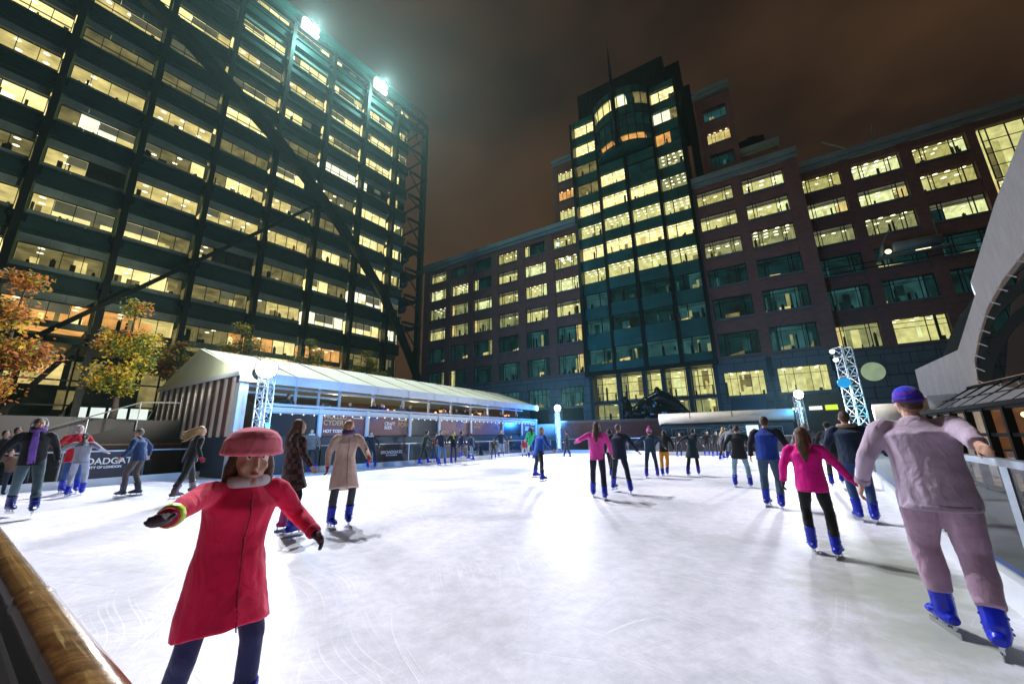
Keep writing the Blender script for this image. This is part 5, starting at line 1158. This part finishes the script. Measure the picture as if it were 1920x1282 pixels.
person('man in a blue jacket with grey hair gliding beside the bright mast light reflection', ((1003,903),(1018,912)), (1014,800), 62, 1, top=(.012,.085,.42), legs=(.012,.020,.035), hair='short', hairc=GREYH, hem=.08, armR=(.1,.25,-.42), armL=(.18,-.1,-.46), fat=1.1)
person('woman in a long cream coat with purple scarf and red mittens skating towards the camera', ((618,990),(652,984)), (655,787), 165, 1, top=(.66,.49,.41), legs=(.05,.05,.06), hair='long', hairc=BLOND, scarf=((.08,.03,.16),.0), glove=(.52,.02,.03), hem=.36, flare=1.22, armL=W3(692,858,7.0), armR=(.12,.03,-.50))
PLAID = fabric('brown_check_cloth', (.07,.03,.025))
def _plaid():
    t = PLAID.node_tree; b = t.nodes['Principled BSDF']; c = N(t, 'ShaderNodeTexCoord'); k = N(t, 'ShaderNodeTexChecker', Scale=13); k.inputs['Color1'].default_value = (.10,.035,.028,1); k.inputs['Color2'].default_value = (.018,.009,.009,1)
    t.links.new(c.outputs['Object'], k.inputs['Vector']); t.links.new(k.outputs['Color'], b.inputs['Base Color'])
_plaid()
person('woman in a dark brown checked coat with brown hair half hidden behind the pink hat', ((528,996),(543,1006)), (556,785), 70, 1, pattern=PLAID, legs=BLACK, hair='long', hairc=(.11,.05,.025), skate=[(.35,.01,.12),(.03,.02,.40)], hem=.30, flare=1.15, armR=(.12,.15,-.47))
person('woman with white earmuffs, long purple scarf and black jacket standing on the ice', ((12,968),(59,972)), (74,784), 172, 1, top=(.012,.013,.016), legs=(.055,.095,.115), hair='long', hairc=BROWN, hat='muffs', hatc=(.55,.55,.60), scarf=((.15,.075,.36),.60), glove=BLACK, armR=(.22,.04,-.46), armL=(.16,.04,-.49), skate=(.012,.02,.12), extra=None)
person('girl in a red coat and white hood holding the girl in grey by the waist', ((112,925),(141,925)), (147,797), 165, 1, top=(.52,.014,.028), legs=(.03,.08,.22), hair='short', hat='hood', hatc=(.55,.55,.62), hem=.16, flare=1.12, armR=(.16,.14,-.42), armL=(.10,.30,-.28))
person('girl in pale grey with a dark ponytail seen from behind beside the red coat', ((124,931),(151,928)), (160,812), 12, 1, top=(.30,.32,.39), legs=(.34,.36,.45), hair='pony', hairc=(.05,.03,.025), armR=(.32,.06,-.26), armL=(.34,.12,-.30))
person('man in a dark blue jacket and brown trousers skating past the plum banner', ((228,932),(257,929)), (274,803), -62, 1, top=(.016,.040,.115), legs=(.07,.055,.055), skate=(.03,.03,.04), hair='short', hairc=(.14,.11,.09), lean=14, fat=1.12, armR=(.22,-.08,-.44), armL=(.2,.1,-.45))
person('woman all in black with blonde hair blowing behind her', ((318,948),(360,934)), (376,798), 72, 1, top=(.010,.010,.011), legs=(.010,.010,.012), skate=(.10,.07,.07), hair='blow', hairc=(.48,.33,.15), lean=8, armR=(.2,-.02,-.46), armL=(.15,.06,-.48), glove=(.35,.02,.06))
person('man in a grey jacket and white shirt standing by the barrier behind the checked coat', ((578,886),(590,886)), (583,803), 175, 2, top=(.14,.13,.13), legs=(.02,.022,.03), collar=(.5,.5,.52), skin=(.5,.3,.22))
person('man in a dark suit jacket leaning on the barrier under the menu banners', ((689,878),(703,877)), (695,808), 178, 2, top=(.012,.014,.024), legs=(.012,.014,.022), collar=(.4,.4,.42), armR=(.12,.1,-.44), armL=(.22,-.05,-.42))
# ---- far skaters: (label, feet, head, yaw, options)
for lab, ft, hd, yw, kw in (
 ('skater in a dark green coat bending forward in the far group', ((785,873),(803,871)), (797,806), 70, dict(top=(.018,.035,.022), legs=(.012,.014,.016), lean=16, armR=(.2,.3,-.3))),
 ('skater in a tan brown jacket in the far group', ((810,868),(820,869)), (815,812), 120, dict(top=(.20,.085,.045), legs=JEAN)),
 ('skater in a navy jacket and light jeans in the far group', ((822,872),(834,871)), (825,806), 150, dict(top=(.014,.018,.040), legs=(.08,.20,.42))),
 ('skater in a black jacket with a yellow scarf in the far group', ((846,869),(854,868)), (850,808), 165, dict(top=BLACK, legs=(.03,.04,.10), scarf=((.5,.42,.05),.2))),
 ('skater in a navy parka stooping in the far group', ((858,874),(870,868)), (862,808), 40, dict(top=(.016,.024,.060), legs=(.02,.03,.07), lean=14)),
 ('skater in a dark blue coat and light trousers at the edge of the far group', ((878,868),(890,871)), (885,812), -60, dict(top=(.014,.03,.09), legs=(.20,.28,.36), armR=(.25,.2,-.35))),
 ('small child in a dark jacket skating beside the man in light jeans', ((922,860),(929,860)), (926,822), 170, dict(top=(.03,.035,.03), legs=(.02,.04,.12), hs=1.2)),
 ('man in a navy jacket and light jeans standing beside the small dark child', ((935,861),(945,859)), (939,806), 175, dict(top=(.014,.02,.05), legs=(.12,.25,.42))),
 ('child in dark blue clothes skating alone near the toddler in red', ((953,856),(961,855)), (957,816), 160, dict(top=(.02,.03,.05), legs=(.03,.09,.16), hs=1.15)),
 ('toddler in a red jacket far down the rink beside the green coat', ((980,858),(987,858)), (984,822), 175, dict(top=(.34,.02,.04), legs=(.4,.4,.42), hs=1.25)),
 ('person in a bright green coat with black hair at the far end of the rink', ((992,860),(1001,860)), (996,801), -20, dict(top=(.01,.42,.14), legs=(.45,.50,.50), hair='long', hem=.2)),
 ('skater in dark clothes on one leg below the far mast light', ((1058,858),(1070,858)), (1064,807), -80, dict(top=(.014,.018,.034), legs=(.014,.016,.03), hem=.12, armR=(.3,.1,-.35))),
 ('skater in a white jacket and black leggings half hidden behind the pink jacket', ((1142,896),(1152,893)), (1141,804), 20, dict(top=(.50,.52,.56), legs=BLACK, hair='long')),
 ('skater in a dark jacket facing the camera before the blue kiosk, beside the yellow trousers', ((1270,857),(1278,857)), (1274,811), 170, dict(top=(.02,.025,.035), legs=(.015,.02,.03))),
 ('skater in black facing the camera before the kiosk drawings', ((1322,857),(1331,856)), (1326,808), 175, dict(top=BLACK, legs=BLACK, hair='long')),
 ('skater in a charcoal coat beside the blonde skater', ((1337,858),(1346,857)), (1343,808), 160, dict(top=(.03,.03,.034), legs=BLACK)),
 ('blonde skater in a dark jacket beside the man in pale grey', ((1350,869),(1359,866)), (1357,800), 50, dict(top=(.02,.024,.03), legs=(.012,.013,.016), hair='long', hairc=BLOND)),
 ('man in a pale grey jacket and dark trousers skating away beside the black coat', ((1356,886),(1381,875)), (1373,796), 14, dict(top=(.26,.28,.33), legs=(.035,.05,.07), armL=(.28,.0,-.42), lean=10, fat=1.1)),
 ('skater with grey hair and a pale blue grey hooded top behind the magenta jacket', ((1512,912),(1528,910)), (1510,792), 5, dict(top=(.20,.24,.32), legs=(.04,.05,.07), hair='short', hairc=GREYH, hood=(.20,.24,.32))),
 ('skater in a black beanie and dark jacket between the magenta jacket and the sheepskin collar', ((1562,918),(1582,912)), (1549,790), 0, dict(top=(.012,.015,.018), legs=(.014,.016,.02), hat='beanie', hatc=(.012,.012,.014))),
): person(lab, ft, hd, yw, 2, **kw)
# ---- watchers outside the rink at the far left
for lab, ft, hd, kw in (
 ('onlooker in a teal blue jacket standing behind the barrier and the purple scarf woman', ((24,918),(36,918)), (26,800), dict(top=(.03,.12,.22), skate=None, legs=JEAN)),
 ('onlooker in a dark coat behind the barrier beside the teal jacket', ((0,921),(10,921)), (4,806), dict(top=(.018,.02,.028), skate=None, legs=BLACK)),
 ('child in a brown jacket in front of the two onlookers behind the barrier', ((12,926),(22,926)), (16,842), dict(top=(.14,.075,.05), skate=None, hs=1.15, legs=NAVY)),
): person(lab, ft, hd, 165, 2, **kw)
# ---- drinkers on the pavilion deck
for px, lab, col, hh in ((512,'drinker in black on the pavilion deck nearest the gable end',BLACK,1.62),(540,'man in a dark jacket with open collar on the deck by the glazed doors',(.018,.018,.024),1.74),(620,'short person in dark blue on the deck by the last glazed door',(.02,.04,.12),1.35),(658,'drinker in a maroon top on the pavilion deck',(.07,.02,.025),1.6),(702,'drinker in a black jacket beside the vivid blue coat on the deck',BLACK,1.72),(717,'drinker in a vivid blue coat on the pavilion deck',(.015,.03,.55),1.66),(752,'pale haired drinker in grey on the deck',(.12,.13,.15),1.7),(769,'drinker in a dark teal coat on the deck beside the grey jacket',(.02,.06,.08),1.68),(833,'drinker in white and black on the deck near the first heater',(.30,.31,.33),1.66),(856,'drinker in brown beside the first deck heater',(.10,.05,.03),1.7),(872,'drinker in navy on the deck just past the first heater',NAVY,1.72),(893,'drinker in charcoal on the deck between the heaters',(.03,.03,.032),1.68),(908,'drinker in a pale shirt on the deck between the heaters',(.34,.36,.40),1.7),(938,'drinker in a plum jacket at the far end of the deck',(.06,.02,.05),1.72),(951,'drinker in black, second from the far end of the deck',BLACK,1.66),(968,'drinker in olive at the far end of the deck rail',(.05,.055,.025),1.68)):
    d = _fw + _RT*((px-960)/725.0) - _UP*((745-641)/725.0); tt = 18.22/d.dot(nP); q = d*tt
    person(lab, None, hh, 180+rnd.uniform(-30,30), 2, top=col, legs=BLACK, skate=None, hair=rnd.choice(('short','long')), hairc=rnd.choice((DARKH,BROWN,BLOND)), world=(q.x,q.y,1.75), armR=(.05,.28,-.30), armL=(.1,.2,-.42), skin=rnd.choice((SKIN,(.45,.26,.18),(.30,.16,.10))))
# ---- thin night mist, in which the floodlights glow
hz = MB(); hz.box(-110, 110, -30, 130, -1.05, 74)
HM = bpy.data.materials.new('night_mist'); HM.use_nodes = True; t = HM.node_tree; t.nodes.clear()
o = N(t, 'ShaderNodeOutputMaterial'); v = N(t, 'ShaderNodeVolumePrincipled', Density=.00024, Anisotropy=.60); v.inputs['Color'].default_value = (.55,1,.92,1)
t.links.new(v.outputs[0], o.inputs['Volume'])
tag(hz.build('haze', HM), kind='stuff')
